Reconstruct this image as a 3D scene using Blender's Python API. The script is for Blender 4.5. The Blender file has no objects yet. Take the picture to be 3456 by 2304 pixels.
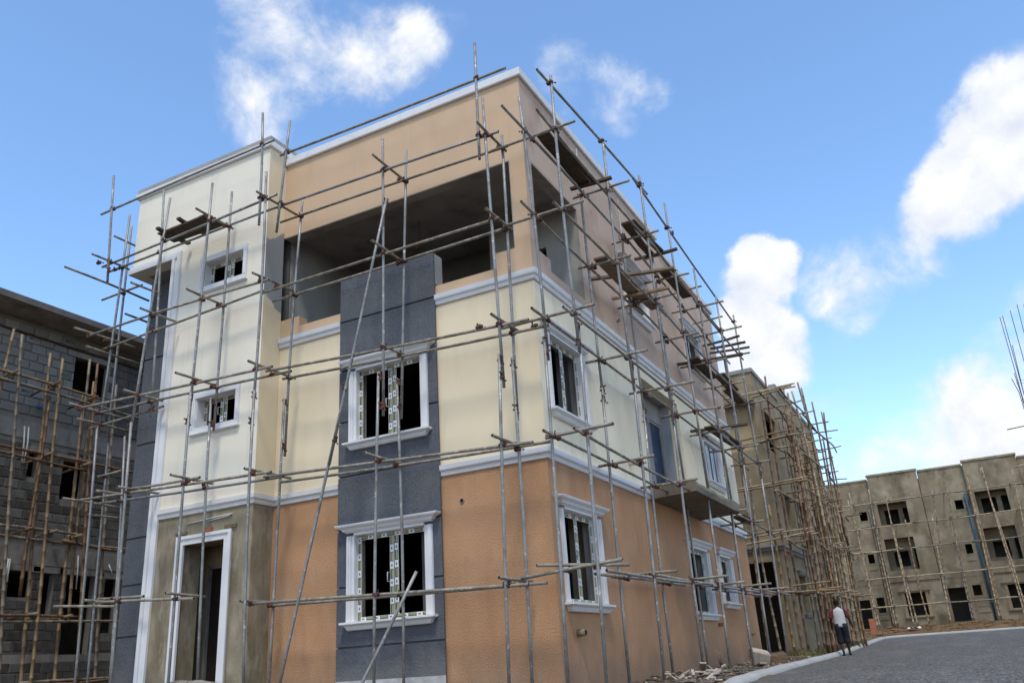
import bpy, bmesh, math, random
from mathutils import Vector, Matrix
random.seed(7)
sc = bpy.context.scene
COL = sc.collection
R = math.radians

# ------------------------------------------------------------------ camera
FPX = 2860.0                      # focal length in pixels of the 3456 px wide photograph
yaw, pitch, roll = .463218, .366233, -.064876
cy_, sy_, cp_, sp_ = math.cos(yaw), math.sin(yaw), math.cos(pitch), math.sin(pitch)
fw = Vector((-sy_*cp_, cy_*cp_, sp_)); rt = Vector((cy_, sy_, 0)); up = rt.cross(fw)
r2 = math.cos(roll)*rt + math.sin(roll)*up
u2 = -math.sin(roll)*rt + math.cos(roll)*up
cam_d = bpy.data.cameras.new('camera'); cam = bpy.data.objects.new('camera', cam_d); COL.objects.link(cam)
CAM = Vector((5.857889, -12.7694, .35))
cam.matrix_world = Matrix(((r2.x, u2.x, -fw.x, CAM.x), (r2.y, u2.y, -fw.y, CAM.y), (r2.z, u2.z, -fw.z, CAM.z), (0, 0, 0, 1)))
cam_d.sensor_fit = 'HORIZONTAL'; cam_d.sensor_width = 36.0; cam_d.lens = FPX/3456*36.0
cam_d.clip_start = .1; cam_d.clip_end = 3000
sc.camera = cam
def pixdir(X, Y):                 # viewing direction of a point of the 2352 x 1568 view, used only to find where clouds stand in the sky
    k = 3456/2352
    return (fw + r2*((X*k-1728)/FPX) - u2*((Y*k-1152)/FPX)).normalized()

# ------------------------------------------------------------------ light and exposure
SUN_EL, SUN_AZ = R(62), math.atan2(-.86, .42)      # where the veiled sun stands (azimuth from +X)
sun_dir = Vector((math.cos(SUN_EL)*math.cos(SUN_AZ), math.cos(SUN_EL)*math.sin(SUN_AZ), math.sin(SUN_EL)))
sd = bpy.data.lights.new('sun', 'SUN'); sd.energy = 1.28; sd.angle = R(10); sd.color = (1.0, .93, .82)
so = bpy.data.objects.new('sun', sd); COL.objects.link(so)
so.rotation_euler = (-sun_dir).to_track_quat('-Z', 'Y').to_euler()
vs = sc.view_settings
vs.view_transform = 'Standard'; vs.look = 'None'; vs.gamma = 1.0; vs.use_curve_mapping = False
vs.exposure = 1.1
sc.render.engine = 'CYCLES'
sc.cycles.max_bounces = 6; sc.cycles.diffuse_bounces = 3; sc.cycles.glossy_bounces = 2
sc.cycles.use_denoising = True

world = bpy.data.worlds.new('World'); sc.world = world; world.use_nodes = True
wn, wl = world.node_tree.nodes, world.node_tree.links
wn.clear()
def wnode(t, **kw):
    n = wn.new(t)
    for k, v in kw.items(): setattr(n, k, v)
    return n
def wmath(op, a, b=None, clamp=False):
    n = wnode('ShaderNodeMath', operation=op, use_clamp=clamp)
    for i, v in enumerate((a, b)):
        if v is None: continue
        if isinstance(v, (int, float)): n.inputs[i].default_value = v
        else: wl.new(v, n.inputs[i])
    return n.outputs[0]
sky = wnode('ShaderNodeTexSky', sky_type='NISHITA')
sky.sun_disc = False; sky.sun_elevation = SUN_EL; sky.sun_rotation = math.pi/2 - SUN_AZ
sky.air_density = 1.0; sky.dust_density = .1; sky.ozone_density = 1.8; sky.altitude = 1200
bg_sky = wnode('ShaderNodeBackground'); bg_sky.inputs['Strength'].default_value = .15
hsv = wnode('ShaderNodeHueSaturation'); hsv.inputs['Saturation'].default_value = 1.06; hsv.inputs['Hue'].default_value = .497; wl.new(sky.outputs[0], hsv.inputs['Color']); wl.new(hsv.outputs[0], bg_sky.inputs['Color'])
tc = wnode('ShaderNodeTexCoord'); DIR = tc.outputs['Generated']
def wnoise(scale, detail, rough, dist=0.0, vec=None):
    n = wnode('ShaderNodeTexNoise'); n.inputs['Scale'].default_value = scale; n.inputs['Detail'].default_value = detail
    n.inputs['Roughness'].default_value = rough; n.inputs['Distortion'].default_value = dist
    wl.new(vec if vec is not None else DIR, n.inputs['Vector']); return n
# warp the direction a little so cloud outlines billow
nw = wnoise(9, 6, .6)
wsub = wnode('ShaderNodeVectorMath', operation='SUBTRACT'); wl.new(nw.outputs['Color'], wsub.inputs[0]); wsub.inputs[1].default_value = (.5, .5, .5)
wsc = wnode('ShaderNodeVectorMath', operation='SCALE'); wl.new(wsub.outputs[0], wsc.inputs[0]); wsc.inputs['Scale'].default_value = .06
wadd = wnode('ShaderNodeVectorMath', operation='ADD'); wl.new(DIR, wadd.inputs[0]); wl.new(wsc.outputs[0], wadd.inputs[1])
wnorm = wnode('ShaderNodeVectorMath', operation='NORMALIZE'); wl.new(wadd.outputs[0], wnorm.inputs[0]); WD = wnorm.outputs[0]
# (x, y, radius in the 2352 px view, strength): cumulus heaps standing around the site
HEAPS = [(600, 30, 80, .46), (680, 35, 85, .5), (630, 200, 125, .62), (700, 150, 110, .56), (690, 260, 85, .42), (800, 180, 100, .5), (880, 135, 100, .6), (950, 95, 75, .64), (850, 80, 80, .36), (620, 110, 70, .42), (640, 290, 70, .36), (545, 200, 50, .3),
         (1310, 190, 85, .4), (1400, 205, 85, .42), (1490, 215, 48, .56), (1430, 260, 58, .34), (1350, 150, 55, .3), (780, 20, 75, .28), (1050, 70, 45, .26),
         (1760, 635, 66, 1.1), (1722, 690, 58, 1.05), (1795, 612, 44, 1.1), (1750, 755, 68, 1.0), (1690, 725, 48, .95), (1735, 605, 44, 1.0), (1760, 850, 76, .85), (1790, 920, 70, .62), (1700, 820, 60, .8),
         (2330, 260, 100, 1.1), (2265, 330, 90, 1.1), (2330, 360, 100, 1.05), (2205, 410, 80, 1.05), (2270, 420, 80, 1.0), (2155, 480, 66, .95), (2110, 530, 50, .8), (2220, 490, 66, .8), (2120, 585, 62, .56), (2060, 600, 70, .5), (2400, 290, 140, 1.0),
         (1960, 645, 95, .66), (2025, 610, 75, .54), (1890, 660, 62, .5), (1975, 690, 58, .56), (1900, 960, 70, .5), (2110, 910, 58, .46), (2040, 940, 80, .4),
         (2080, 1020, 85, .66), (2180, 1000, 105, .7), (2260, 930, 100, .78), (2330, 850, 90, .78), (2310, 1000, 125, .8), (2330, 660, 70, .5), (2200, 1060, 115, .56), (2030, 1040, 62, .56), (1960, 1080, 80, .4), (2290, 780, 60, .6)]
tot = None
for (X, Y, rad, st) in HEAPS:
    d = pixdir(X, Y)
    dot = wnode('ShaderNodeVectorMath', operation='DOT_PRODUCT'); wl.new(WD, dot.inputs[0]); dot.inputs[1].default_value = d
    ang = rad/1946.0*1.55
    mr = wnode('ShaderNodeMapRange', interpolation_type='SMOOTHSTEP')
    wl.new(dot.outputs['Value'], mr.inputs['Value'])
    mr.inputs['From Min'].default_value = math.cos(ang); mr.inputs['From Max'].default_value = math.cos(ang*.12)
    mr.inputs['To Min'].default_value = 0; mr.inputs['To Max'].default_value = st
    tot = mr.outputs[0] if tot is None else wmath('SMOOTH_MAX', tot, mr.outputs[0])
    if tot.node.type == 'MATH': tot.node.inputs[2].default_value = .18
# unseen sky away from the view: cumulus cover, thickened to whiten the ambient light
dv = wnode('ShaderNodeVectorMath', operation='DOT_PRODUCT'); wl.new(DIR, dv.inputs[0]); dv.inputs[1].default_value = fw
away = wnode('ShaderNodeMapRange', interpolation_type='SMOOTHSTEP'); wl.new(dv.outputs['Value'], away.inputs['Value'])
away.inputs['From Min'].default_value = .84; away.inputs['From Max'].default_value = .70
ng = wnoise(2.6, 3, .5)
far_c = wnode('ShaderNodeMapRange', interpolation_type='SMOOTHSTEP'); wl.new(ng.outputs['Fac'], far_c.inputs['Value'])
far_c.inputs['From Min'].default_value = .40; far_c.inputs['From Max'].default_value = .60; far_c.inputs['To Max'].default_value = .9
tot = wmath('MAXIMUM', tot, wmath('MULTIPLY', far_c.outputs[0], away.outputs[0]))
def billow(vec):
    n1 = wnoise(10, 11, .6, .15, vec)
    return wmath('MULTIPLY', wmath('SUBTRACT', n1.outputs['Fac'], .5), 2.2)
wup = wnode('ShaderNodeVectorMath', operation='ADD'); wl.new(DIR, wup.inputs[0]); wup.inputs[1].default_value = (.004, -.010, .022)
b0 = billow(DIR); b1 = billow(wup.outputs[0])
gate = wmath('MULTIPLY', tot, 2.6, True)
dens_in = wmath('ADD', tot, wmath('MULTIPLY', b0, gate))
# dense heaps have crisp edges, thin ones fray out
width = wnode('ShaderNodeMapRange'); wl.new(tot, width.inputs['Value']); width.inputs['From Min'].default_value = .2; width.inputs['From Max'].default_value = .9; width.inputs['To Min'].default_value = .95; width.inputs['To Max'].default_value = .62
dens = wnode('ShaderNodeMapRange', interpolation_type='SMOOTHSTEP'); wl.new(wmath('DIVIDE', wmath('SUBTRACT', dens_in, .24), width.outputs[0]), dens.inputs['Value'])
# sunlit tops, greyer undersides: compare the cloud mass here with the mass a little towards the sun
lit = wmath('SUBTRACT', b0, b1)
ramp = wnode('ShaderNodeValToRGB'); wl.new(wmath('ADD', wmath('ADD', wmath('MULTIPLY', dens_in, .26), .36), wmath('MULTIPLY', lit, .62)), ramp.inputs[0])
ramp.color_ramp.elements[0].position = .30; ramp.color_ramp.elements[0].color = (.355, .385, .44, 1)
ramp.color_ramp.elements[1].position = .80; ramp.color_ramp.elements[1].color = (.487, .492, .502, 1)
bg_cl = wnode('ShaderNodeBackground'); bg_cl.inputs['Strength'].default_value = 1.0; wl.new(ramp.outputs[0], bg_cl.inputs['Color'])
mixw = wnode('ShaderNodeMixShader'); wl.new(dens.outputs[0], mixw.inputs[0]); wl.new(bg_sky.outputs[0], mixw.inputs[1]); wl.new(bg_cl.outputs[0], mixw.inputs[2])
wout = wnode('ShaderNodeOutputWorld'); wl.new(mixw.outputs[0], wout.inputs['Surface'])

# ------------------------------------------------------------------ materials
MATS = {}
def mat(name, col, rough=.85, var=.12, vscale=1.2, bump=0.0, bscale=30.0, stain=None, stain_amt=0.0, stain_scale=(1.2, 1.2, .35), stain_lo=.5, stain_hi=.7,
        metallic=0.0, fine=0.0, fine_scale=90.0, spec=.3, bdist=.01, stain2=None, s2=(.6, .6, .6, .55, .7, .5), drip=None, mud=None, fine_map=None):
    m = bpy.data.materials.new(name); m.use_nodes = True
    n, l = m.node_tree.nodes, m.node_tree.links
    b = n['Principled BSDF']; b.inputs['Roughness'].default_value = rough; b.inputs['Metallic'].default_value = metallic
    b.inputs['Specular IOR Level'].default_value = spec
    t = n.new('ShaderNodeTexCoord'); P = t.outputs['Object']
    def noise(scale, detail=5, r=.6, vec=P):
        q = n.new('ShaderNodeTexNoise'); q.inputs['Scale'].default_value = scale; q.inputs['Detail'].default_value = detail; q.inputs['Roughness'].default_value = r
        l.new(vec, q.inputs['Vector']); return q.outputs['Fac']
    def mapr(v, a, b_, c, d):
        q = n.new('ShaderNodeMapRange'); l.new(v, q.inputs['Value'])
        for k, x in zip(('From Min', 'From Max', 'To Min', 'To Max'), (a, b_, c, d)): q.inputs[k].default_value = x
        return q.outputs[0]
    def mix(f, a, b_):
        q = n.new('ShaderNodeMix'); q.data_type = 'RGBA'
        l.new(f, q.inputs['Factor'])
        for s, v in ((6, a), (7, b_)):
            if isinstance(v, tuple): q.inputs[s].default_value = (*v, 1)
            else: l.new(v, q.inputs[s])
        return q.outputs[2]
    lo = tuple(c*(1-var) for c in col); hi = tuple(min(1, c*(1+var)) for c in col)
    c = mix(mapr(noise(vscale, 6), .3, .7, 0, 1), lo, hi)
    if fine:
        fv = P
        if fine_map:
            fm = n.new('ShaderNodeMapping'); l.new(P, fm.inputs['Vector']); fm.inputs['Scale'].default_value = fine_map; fv = fm.outputs[0]
        c2 = mix(mapr(noise(fine_scale, 3, .6, fv), .35, .65, 0, 1), tuple(x*(1-fine) for x in (1, 1, 1)), (1, 1, 1))
        q = n.new('ShaderNodeMix'); q.data_type = 'RGBA'; q.blend_type = 'MULTIPLY'; q.inputs['Factor'].default_value = 1
        l.new(c, q.inputs[6]); l.new(c2, q.inputs[7]); c = q.outputs[2]
    if stain:
        mp = n.new('ShaderNodeMapping'); l.new(P, mp.inputs['Vector']); mp.inputs['Scale'].default_value = stain_scale
        c = mix(mapr(noise(2.0, 6, .62, mp.outputs[0]), stain_lo, stain_hi, 0, stain_amt), c, stain)
    if stain2:
        mp = n.new('ShaderNodeMapping'); l.new(P, mp.inputs['Vector']); mp.inputs['Scale'].default_value = s2[:3]; mp.inputs['Location'].default_value = (3.7, 1.1, 8.2)
        c = mix(mapr(noise(2.0, 6, .6, mp.outputs[0]), s2[3], s2[4], 0, s2[5]), c, stain2)
    if drip:      # thin run-off streaks
        mp = n.new('ShaderNodeMapping'); l.new(P, mp.inputs['Vector']); mp.inputs['Scale'].default_value = (5.5, 5.5, .22); mp.inputs['Location'].default_value = (1.3, 7.7, .4)
        dm = mapr(noise(2.0, 4, .5, mp.outputs[0]), .58, .70, 0, 1); dm2 = mapr(noise(.55, 3), .46, .66, 0, .26)
        q = n.new('ShaderNodeMath'); q.operation = 'MULTIPLY'; l.new(dm, q.inputs[0]); l.new(dm2, q.inputs[1]); c = mix(q.outputs[0], c, drip)
        # roller and trowel patches of a slightly different coat
        mp = n.new('ShaderNodeMapping'); l.new(P, mp.inputs['Vector']); mp.inputs['Scale'].default_value = (1.0, 1.0, .8); mp.inputs['Location'].default_value = (9.3, 2.7, 5.4)
        c = mix(mapr(noise(1.1, 2, .4, mp.outputs[0]), .5, .56, 0, .18), c, tuple(min(1, x*1.12) for x in col))
    if mud:       # splashed earth near the ground
        sx = n.new('ShaderNodeSeparateXYZ'); l.new(P, sx.inputs[0]); q = n.new('ShaderNodeMath'); q.operation = 'MULTIPLY_ADD'; l.new(noise(2.4, 6, .65), q.inputs[0]); q.inputs[1].default_value = 1.5; q.inputs[2].default_value = -.75
        q2 = n.new('ShaderNodeMath'); q2.operation = 'SUBTRACT'; l.new(q.outputs[0], q2.inputs[0]); l.new(sx.outputs['Z'], q2.inputs[1]); c = mix(mapr(q2.outputs[0], -.75, .1, 0, .75), c, mud)
    l.new(c, b.inputs['Base Color'])
    if bump:
        bp = n.new('ShaderNodeBump'); bp.inputs['Strength'].default_value = bump; bp.inputs['Distance'].default_value = bdist
        l.new(noise(bscale, 4, .55), bp.inputs['Height']); l.new(bp.outputs[0], b.inputs['Normal'])
    MATS[name] = m; return m
ORANGE = mat('orange_tyrolean', (.445, .25, .135), .95, .13, .5, .85, 34, (.30, .16, .09), .65, (1.1, 1.1, .3), .48, .75, fine=.16, fine_scale=36, bdist=.012, drip=(.27, .15, .085), mud=(.23, .16, .11), stain2=(.49, .31, .19), s2=(.7, .7, .5, .52, .72, .5))
PEACH = mat('peach_paint', (.535, .38, .25), .8, .05, .8, .1, 40, (.34, .21, .14), .35, (.9, .9, .28), .56, .8, drip=(.40, .26, .175))
PEACH_R = mat('peach_paint_patchy', (.49, .365, .28), .8, .07, .6, .1, 40, (.30, .20, .155), .75, (.55, .55, .42), .5, .72, stain2=(.56, .47, .41), s2=(.5, .5, .3, .55, .75, .5), drip=(.30, .21, .16))
CREAM = mat('cream_paint', (.71, .605, .43), .8, .04, .7, .08, 40, (.50, .41, .29), .38, (1.3, 1.3, .18), .53, .8, drip=(.48, .40, .29))
OFFW = mat('offwhite_paint', (.725, .68, .58), .8, .05, .7, .08, 40, (.48, .44, .385), .36, (1.3, 1.3, .16), .53, .8, drip=(.47, .43, .38))
OFFW_R = mat('offwhite_paint_streaked', (.80, .715, .535), .8, .05, .7, .08, 40, (.46, .42, .35), .5, (1.0, 1.0, .22), .52, .78, drip=(.40, .36, .29))
GREY = mat('slate_grey_tyrolean', (.105, .114, .132), .95, .17, .7, .9, 28, (.066, .071, .082), .55, (1.1, 1.1, .4), .48, .72, fine=.25, fine_scale=28, bdist=.014, drip=(.16, .165, .175), mud=(.20, .185, .165), stain2=(.145, .152, .168), s2=(.8, .8, .6, .54, .72, .5))
WHITE = mat('white_trim_paint', (.665, .668, .685), .6, .06, 1.5, .08, 30, (.45, .45, .45), .4, (2.5, 2.5, .8), .54, .8, drip=(.46, .455, .44))
CEMENT = mat('cement_render', (.285, .23, .148), .95, .2, .9, .3, 45, (.165, .125, .08), .75, (1.1, 1.1, .28), .48, .7, fine=.15, fine_scale=60, stain2=(.38, .35, .29), s2=(1.3, 1.3, .5, .56, .7, .5))
CEMFAR = mat('weathered_cement_render', (.225, .185, .125), .95, .25, .4, .3, 30, (.105, .08, .05), .8, (.5, .5, .22), .48, .66, fine=.12, fine_scale=30, stain2=(.34, .295, .215), s2=(.45, .45, .35, .48, .66, .75), drip=(.12, .095, .065))
CEMGREY = mat('grey_cement_render', (.30, .30, .295), .95, .14, 1.2, .25, 45, (.21, .205, .195), .55, (1.1, 1.1, .3), .5, .7, fine=.12, fine_scale=60)
CEMDARK = mat('dark_cement_render', (.28, .27, .25), .95, .18, 1.0, .25, 45, (.12, .11, .10), .6, (1, 1, .5), .48, .7)
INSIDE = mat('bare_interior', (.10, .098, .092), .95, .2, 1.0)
def cream_patch():
    m = mat('cream_paint_over_cement', (.70, .60, .42), .85, .05, .7)
    n, l = m.node_tree.nodes, m.node_tree.links; b = n['Principled BSDF']
    src = b.inputs['Base Color'].links[0].from_socket
    t = n.new('ShaderNodeTexCoord'); s = n.new('ShaderNodeSeparateXYZ'); l.new(t.outputs['Object'], s.inputs[0])
    nz = n.new('ShaderNodeTexNoise'); nz.inputs['Scale'].default_value = 1.7; nz.inputs['Detail'].default_value = 4; l.new(t.outputs['Object'], nz.inputs['Vector'])
    def mth(op, a, b_, clamp=False):
        q = n.new('ShaderNodeMath'); q.operation = op; q.use_clamp = clamp
        for i, v in enumerate((a, b_)):
            if isinstance(v, (int, float)): q.inputs[i].default_value = v
            else: l.new(v, q.inputs[i])
        return q.outputs[0]
    # bare patch where the paint has not been carried yet: height between 7.9 and 9.7 m, ragged edge
    zc = mth('ABSOLUTE', mth('SUBTRACT', s.outputs['Z'], 8.75), 0)
    f = mth('ADD', mth('MULTIPLY', mth('SUBTRACT', .92, zc), 2.2), mth('MULTIPLY', mth('SUBTRACT', nz.outputs['Fac'], .5), 2.4))
    f = mth('ADD', f, mth('MULTIPLY', s.outputs['Y'], 1.6))
    f = mth('MULTIPLY', mth('ADD', f, .35), 9.0, True)
    q = n.new('ShaderNodeMix'); q.data_type = 'RGBA'; l.new(f, q.inputs['Factor']); l.new(src, q.inputs[6]); q.inputs[7].default_value = (.27, .28, .285, 1)
    l.new(q.outputs[2], b.inputs['Base Color']); return m
CREAM_PATCH = cream_patch()
STEEL = mat('galvanised_tube', (.24, .245, .245), .5, .25, 2.5, .15, 60, (.58, .56, .51), .8, (7, 7, 7), .585, .66, metallic=.35, spec=.4, stain2=(.14, .105, .075), s2=(2.2, 2.2, 2.2, .5, .72, .8))
STEEL_D = mat('cement_caked_tube', (.235, .215, .18), .75, .3, 3.5, .5, 45, (.40, .37, .31), .8, (5, 5, 5), .52, .64, metallic=.1, spec=.3, stain2=(.12, .085, .06), s2=(2.5, 2.5, 2.5, .5, .7, .8))
DARK = mat('bore_shade_paint', (.015, .013, .012), .9, .1)  # dark discs capping tube and pipe ends, colouring in the shade of the bore
RUST = mat('rusty_coupler', (.09, .04, .028), .8, .45, 9, .4, 80, (.06, .045, .04), .8, (8, 8, 8), .5, .65)
REDCP = mat('red_coupler', (.14, .045, .03), .75, .3, 9, .3, 80, (.10, .05, .04), .7, (8, 8, 8), .5, .65)
WOOD = mat('weathered_plank', (.085, .06, .043), .9, .3, 5, .4, 60, (.05, .038, .03), .7, (3, .5, 3), .45, .65)
WOODL = mat('pale_plank', (.19, .14, .095), .9, .25, 5, .4, 60, (.12, .085, .06), .7, (3, .5, 3), .45, .65)
def bamboo(name, col):
    m = mat(name, col, .55, .25, 2.0, .1, 30, tuple(c*.45 for c in col), .8, (4, 4, 1.5), .48, .66, stain2=tuple(min(.6, c*1.5) for c in col), s2=(3, 3, 1.2, .55, .7, .6), spec=.35)
    return m
BAM = [bamboo('bamboo_tan', (.235, .16, .085)), bamboo('bamboo_grey', (.20, .165, .12)), bamboo('bamboo_brown', (.155, .085, .045)), bamboo('bamboo_pale', (.34, .265, .17))]
BLOCK = [mat('concrete_block_%d' % i, c, .95, .14, 3.0, .5, 60, tuple(x*.7 for x in c), .6, (2, 2, 2), .48, .66, fine=.15, fine_scale=70) for i, c in enumerate([(.295, .28, .255), (.265, .25, .225), (.315, .30, .275), (.24, .225, .20)])]
MORTAR = mat('mortar', (.225, .207, .18), .95, .2, 3.0, .6, 40)
BEAM = mat('cast_concrete', (.29, .27, .24), .95, .2, 1.5, .4, 40, (.13, .11, .09), .7, (1.2, 1.2, .5), .48, .66)
ASPH = mat('asphalt', (.16, .153, .138), .9, .45, 16, .9, 30, (.17, .166, .158), .5, (.5, .12, .5), .5, .7, fine=.75, fine_scale=22, fine_map=(1, .22, 1), bdist=.02, stain2=(.07, .07, .07), s2=(2.5, 1.2, 1, .5, .62, .6))
KERB = mat('kerb_concrete', (.33, .325, .31), .9, .14, 1.5, .4, 25, (.30, .27, .23), .6, (1.5, 1.5, 1.5), .52, .7)
DIRT = mat('earth', (.115, .082, .055), .98, .3, .8, .8, 9, (.19, .105, .055), .6, (.5, .5, .5), .45, .65, bdist=.06)
REDDIRT = mat('reddish_earth', (.155, .085, .042), .98, .3, .8, .9, 5, (.10, .065, .035), .7, (.6, .6, .6), .45, .65, bdist=.1)
STONES = mat('rubble_stone', (.105, .085, .066), .95, .4, 6, .5, 40, (.26, .235, .20), .7, (4, 4, 4), .56, .66)
PALEBITS = mat('broken_render_pale', (.36, .31, .255), .95, .2, 6, .4, 40)
GRASS = mat('dry_grass', (.085, .085, .03), .8, .4, 3, 0, 30, (.19, .14, .06), .8, (2, 2, 2), .45, .6)
BLUEP = mat('blue_pipe', (.018, .075, .135), .45, .2, 2, 0, 30, (.10, .12, .14), .4, (3, 3, 3), .55, .7)
BLUED = mat('blue_door_film', (.012, .035, .085), .4, .25, 3, 0, 30, (.08, .12, .17), .6, (4, 4, 1.5), .6, .68)
DOORW = mat('dark_door', (.03, .02, .018), .5, .3, 2)
WPIPE = mat('white_pvc', (.60, .60, .58), .5, .1, 3)
PLASTIC = mat('milky_sheet', (.42, .45, .47), .35, .15, 2.0, .3, 8, (.60, .62, .64), .8, (2.5, 2.5, .4), .48, .62, spec=.5)
BRICKO = mat('orange_brick', (.36, .12, .06), .9, .2, 4)
SACK = mat('white_sack', (.72, .72, .74), .7, .08, 4, .4, 25)
REBAR = mat('rebar_rust', (.10, .065, .07), .7, .3, 5)
SKIN = mat('dark_skin', (.028, .016, .011), .55, .15, 6, spec=.4)
HAIR = mat('black_hair', (.008, .007, .007), .8, .2, 20)
SHIRT = mat('white_tshirt', (.44, .44, .45), .9, .06, 4, .4, 14, (.42, .43, .46), .5, (5, 5, 2), .5, .7)
MAROON = mat('maroon_sleeve', (.10, .018, .022), .9, .15, 6, .3, 20)
NAVY = mat('navy_shorts', (.012, .014, .022), .9, .2, 6, .3, 14)
SANDAL = mat('dark_sandal', (.03, .022, .018), .8, .2, 6)
LITTER = [mat('litter_white', (.62, .62, .62), .6, .1, 5), mat('litter_blue', (.16, .38, .60), .6, .1, 5), mat('litter_red', (.40, .06, .06), .6, .1, 5)]
def film_mat():
    m = bpy.data.materials.new('window_film_print'); m.use_nodes = True
    n, l = m.node_tree.nodes, m.node_tree.links; b = n['Principled BSDF']; b.inputs['Roughness'].default_value = .4
    uv = n.new('ShaderNodeUVMap'); s = n.new('ShaderNodeSeparateXYZ'); l.new(uv.outputs[0], s.inputs[0])
    def mth(op, a, b_=0):
        q = n.new('ShaderNodeMath'); q.operation = op
        for i, v in enumerate((a, b_)):
            if isinstance(v, (int, float)): q.inputs[i].default_value = v
            else: l.new(v, q.inputs[i])
        return q.outputs[0]
    def band(v, lo, hi): return mth('MULTIPLY', mth('GREATER_THAN', v, lo), mth('LESS_THAN', v, hi))
    fr = mth('FRACT', mth('DIVIDE', s.outputs['X'], .30)); V = s.outputs['Y']
    darkbox = mth('MAXIMUM', mth('MULTIPLY', band(fr, .06, .64), band(V, .08, .92)), mth('MULTIPLY', band(fr, .76, .92), band(V, .3, .68)))
    yel = mth('MULTIPLY', band(fr, .12, .58), band(V, .44, .80))
    yel2 = mth('MULTIPLY', band(fr, .79, .89), band(V, .46, .56))
    q = n.new('ShaderNodeMix'); q.data_type = 'RGBA'; l.new(darkbox, q.inputs['Factor']); q.inputs[6].default_value = (.68, .69, .68, 1); q.inputs[7].default_value = (.045, .047, .055, 1)
    q2 = n.new('ShaderNodeMix'); q2.data_type = 'RGBA'; l.new(mth('MAXIMUM', yel, yel2), q2.inputs['Factor']); l.new(q.outputs[2], q2.inputs[6]); q2.inputs[7].default_value = (.34, .325, .06, 1)
    l.new(q2.outputs[2], b.inputs['Base Color']); return m
FILM = film_mat()

# ------------------------------------------------------------------ object helpers
def add(name, me, parent=None):
    o = bpy.data.objects.new(name, me); COL.objects.link(o)
    if parent is not None: o.parent = parent
    return o
def tag(o, label=None, cat=None, group=None, kind=None):
    if label: o['label'] = label
    if cat: o['category'] = cat
    if group: o['group'] = group
    if kind: o['kind'] = kind
    return o
def empty(name, loc=(0, 0, 0), label=None, cat=None, group=None, rz=0):
    o = bpy.data.objects.new(name, None); COL.objects.link(o); o.location = loc; o.rotation_euler.z = rz; o.empty_display_size = .3
    return tag(o, label, cat, group)
class MB:
    """collects geometry, becomes one mesh object"""
    def __init__(s): s.v = []; s.f = []; s.mi = []; s.sm = []; s.uv = {}
    def face(s, idx, m=0, sm=False): s.f.append(tuple(idx)); s.mi.append(m); s.sm.append(sm)
    def box(s, x0, x1, y0, y1, z0, z1, m=0):
        b = len(s.v)
        for z in (z0, z1):
            for (x, y) in ((x0, y0), (x1, y0), (x1, y1), (x0, y1)): s.v.append((x, y, z))
        for q in ((3, 2, 1, 0), (4, 5, 6, 7), (0, 1, 5, 4), (1, 2, 6, 5), (2, 3, 7, 6), (3, 0, 4, 7)): s.face([b+i for i in q], m)
        return s
    def rings(s, rings, m=0, cap=True, sm=True, closed=False):
        b = len(s.v); k = len(rings[0])
        for r in rings: s.v.extend([tuple(p) for p in r])
        for i in range(len(rings)-1):
            for j in range(k):
                s.face([b+i*k+j, b+i*k+(j+1) % k, b+(i+1)*k+(j+1) % k, b+(i+1)*k+j], m, sm)
        if cap:
            s.face([b+j for j in reversed(range(k))], m); e = b+(len(rings)-1)*k; s.face([e+j for j in range(k)], m)
        return s
    def tube(s, pts, rad, k=8, m=0, cap=True):
        pts = [Vector(p) for p in pts]; rads = rad if isinstance(rad, (list, tuple)) else [rad]*len(pts)
        d0 = (pts[-1]-pts[0]).normalized(); ref = Vector((0, 0, 1)) if abs(d0.z) < .9 else Vector((1, 0, 0))
        rings = []
        for i, p in enumerate(pts):
            d = (pts[min(i+1, len(pts)-1)]-pts[max(i-1, 0)]).normalized()
            a = d.cross(ref).normalized(); c = a.cross(d)
            rings.append([p+(a*math.cos(t)-c*math.sin(t))*rads[i] for t in [2*math.pi*j/k for j in range(k)]])
        return s.rings(rings, m, cap)
    def prism(s, poly, ax, a0, a1, m=0):
        b = len(s.v); k = len(poly)
        for a in (a0, a1):
            for (p, q) in poly: s.v.append((a, p, q) if ax == 0 else (p, a, q) if ax == 1 else (p, q, a))
        s.face([b+j for j in range(k)], m); s.face([b+k+j for j in reversed(range(k))], m)
        for j in range(k): s.face([b+j, b+k+j, b+k+(j+1) % k, b+(j+1) % k], m)
        return s
    def build(s, name, mats, parent=None, fix=True, bevel=0.0):
        me = bpy.data.meshes.new(name); me.from_pydata(s.v, [], s.f)
        for m in (mats if isinstance(mats, (list, tuple)) else [mats]): me.materials.append(m)
        me.polygons.foreach_set('material_index', s.mi); me.polygons.foreach_set('use_smooth', s.sm)
        if s.uv:
            ul = me.uv_layers.new(name='UVMap')
            for pi, co in s.uv.items():
                for li, c in zip(me.polygons[pi].loop_indices, co): ul.data[li].uv = c
        if fix or bevel:
            bm = bmesh.new(); bm.from_mesh(me)
            if fix: bmesh.ops.recalc_face_normals(bm, faces=bm.faces)
            if bevel: bmesh.ops.bevel(bm, geom=[e for e in bm.edges], offset=bevel, segments=2, affect='EDGES', profile=.6)
            bm.to_mesh(me); bm.free()
        me.update()
        return add(name, me, parent)
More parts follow.
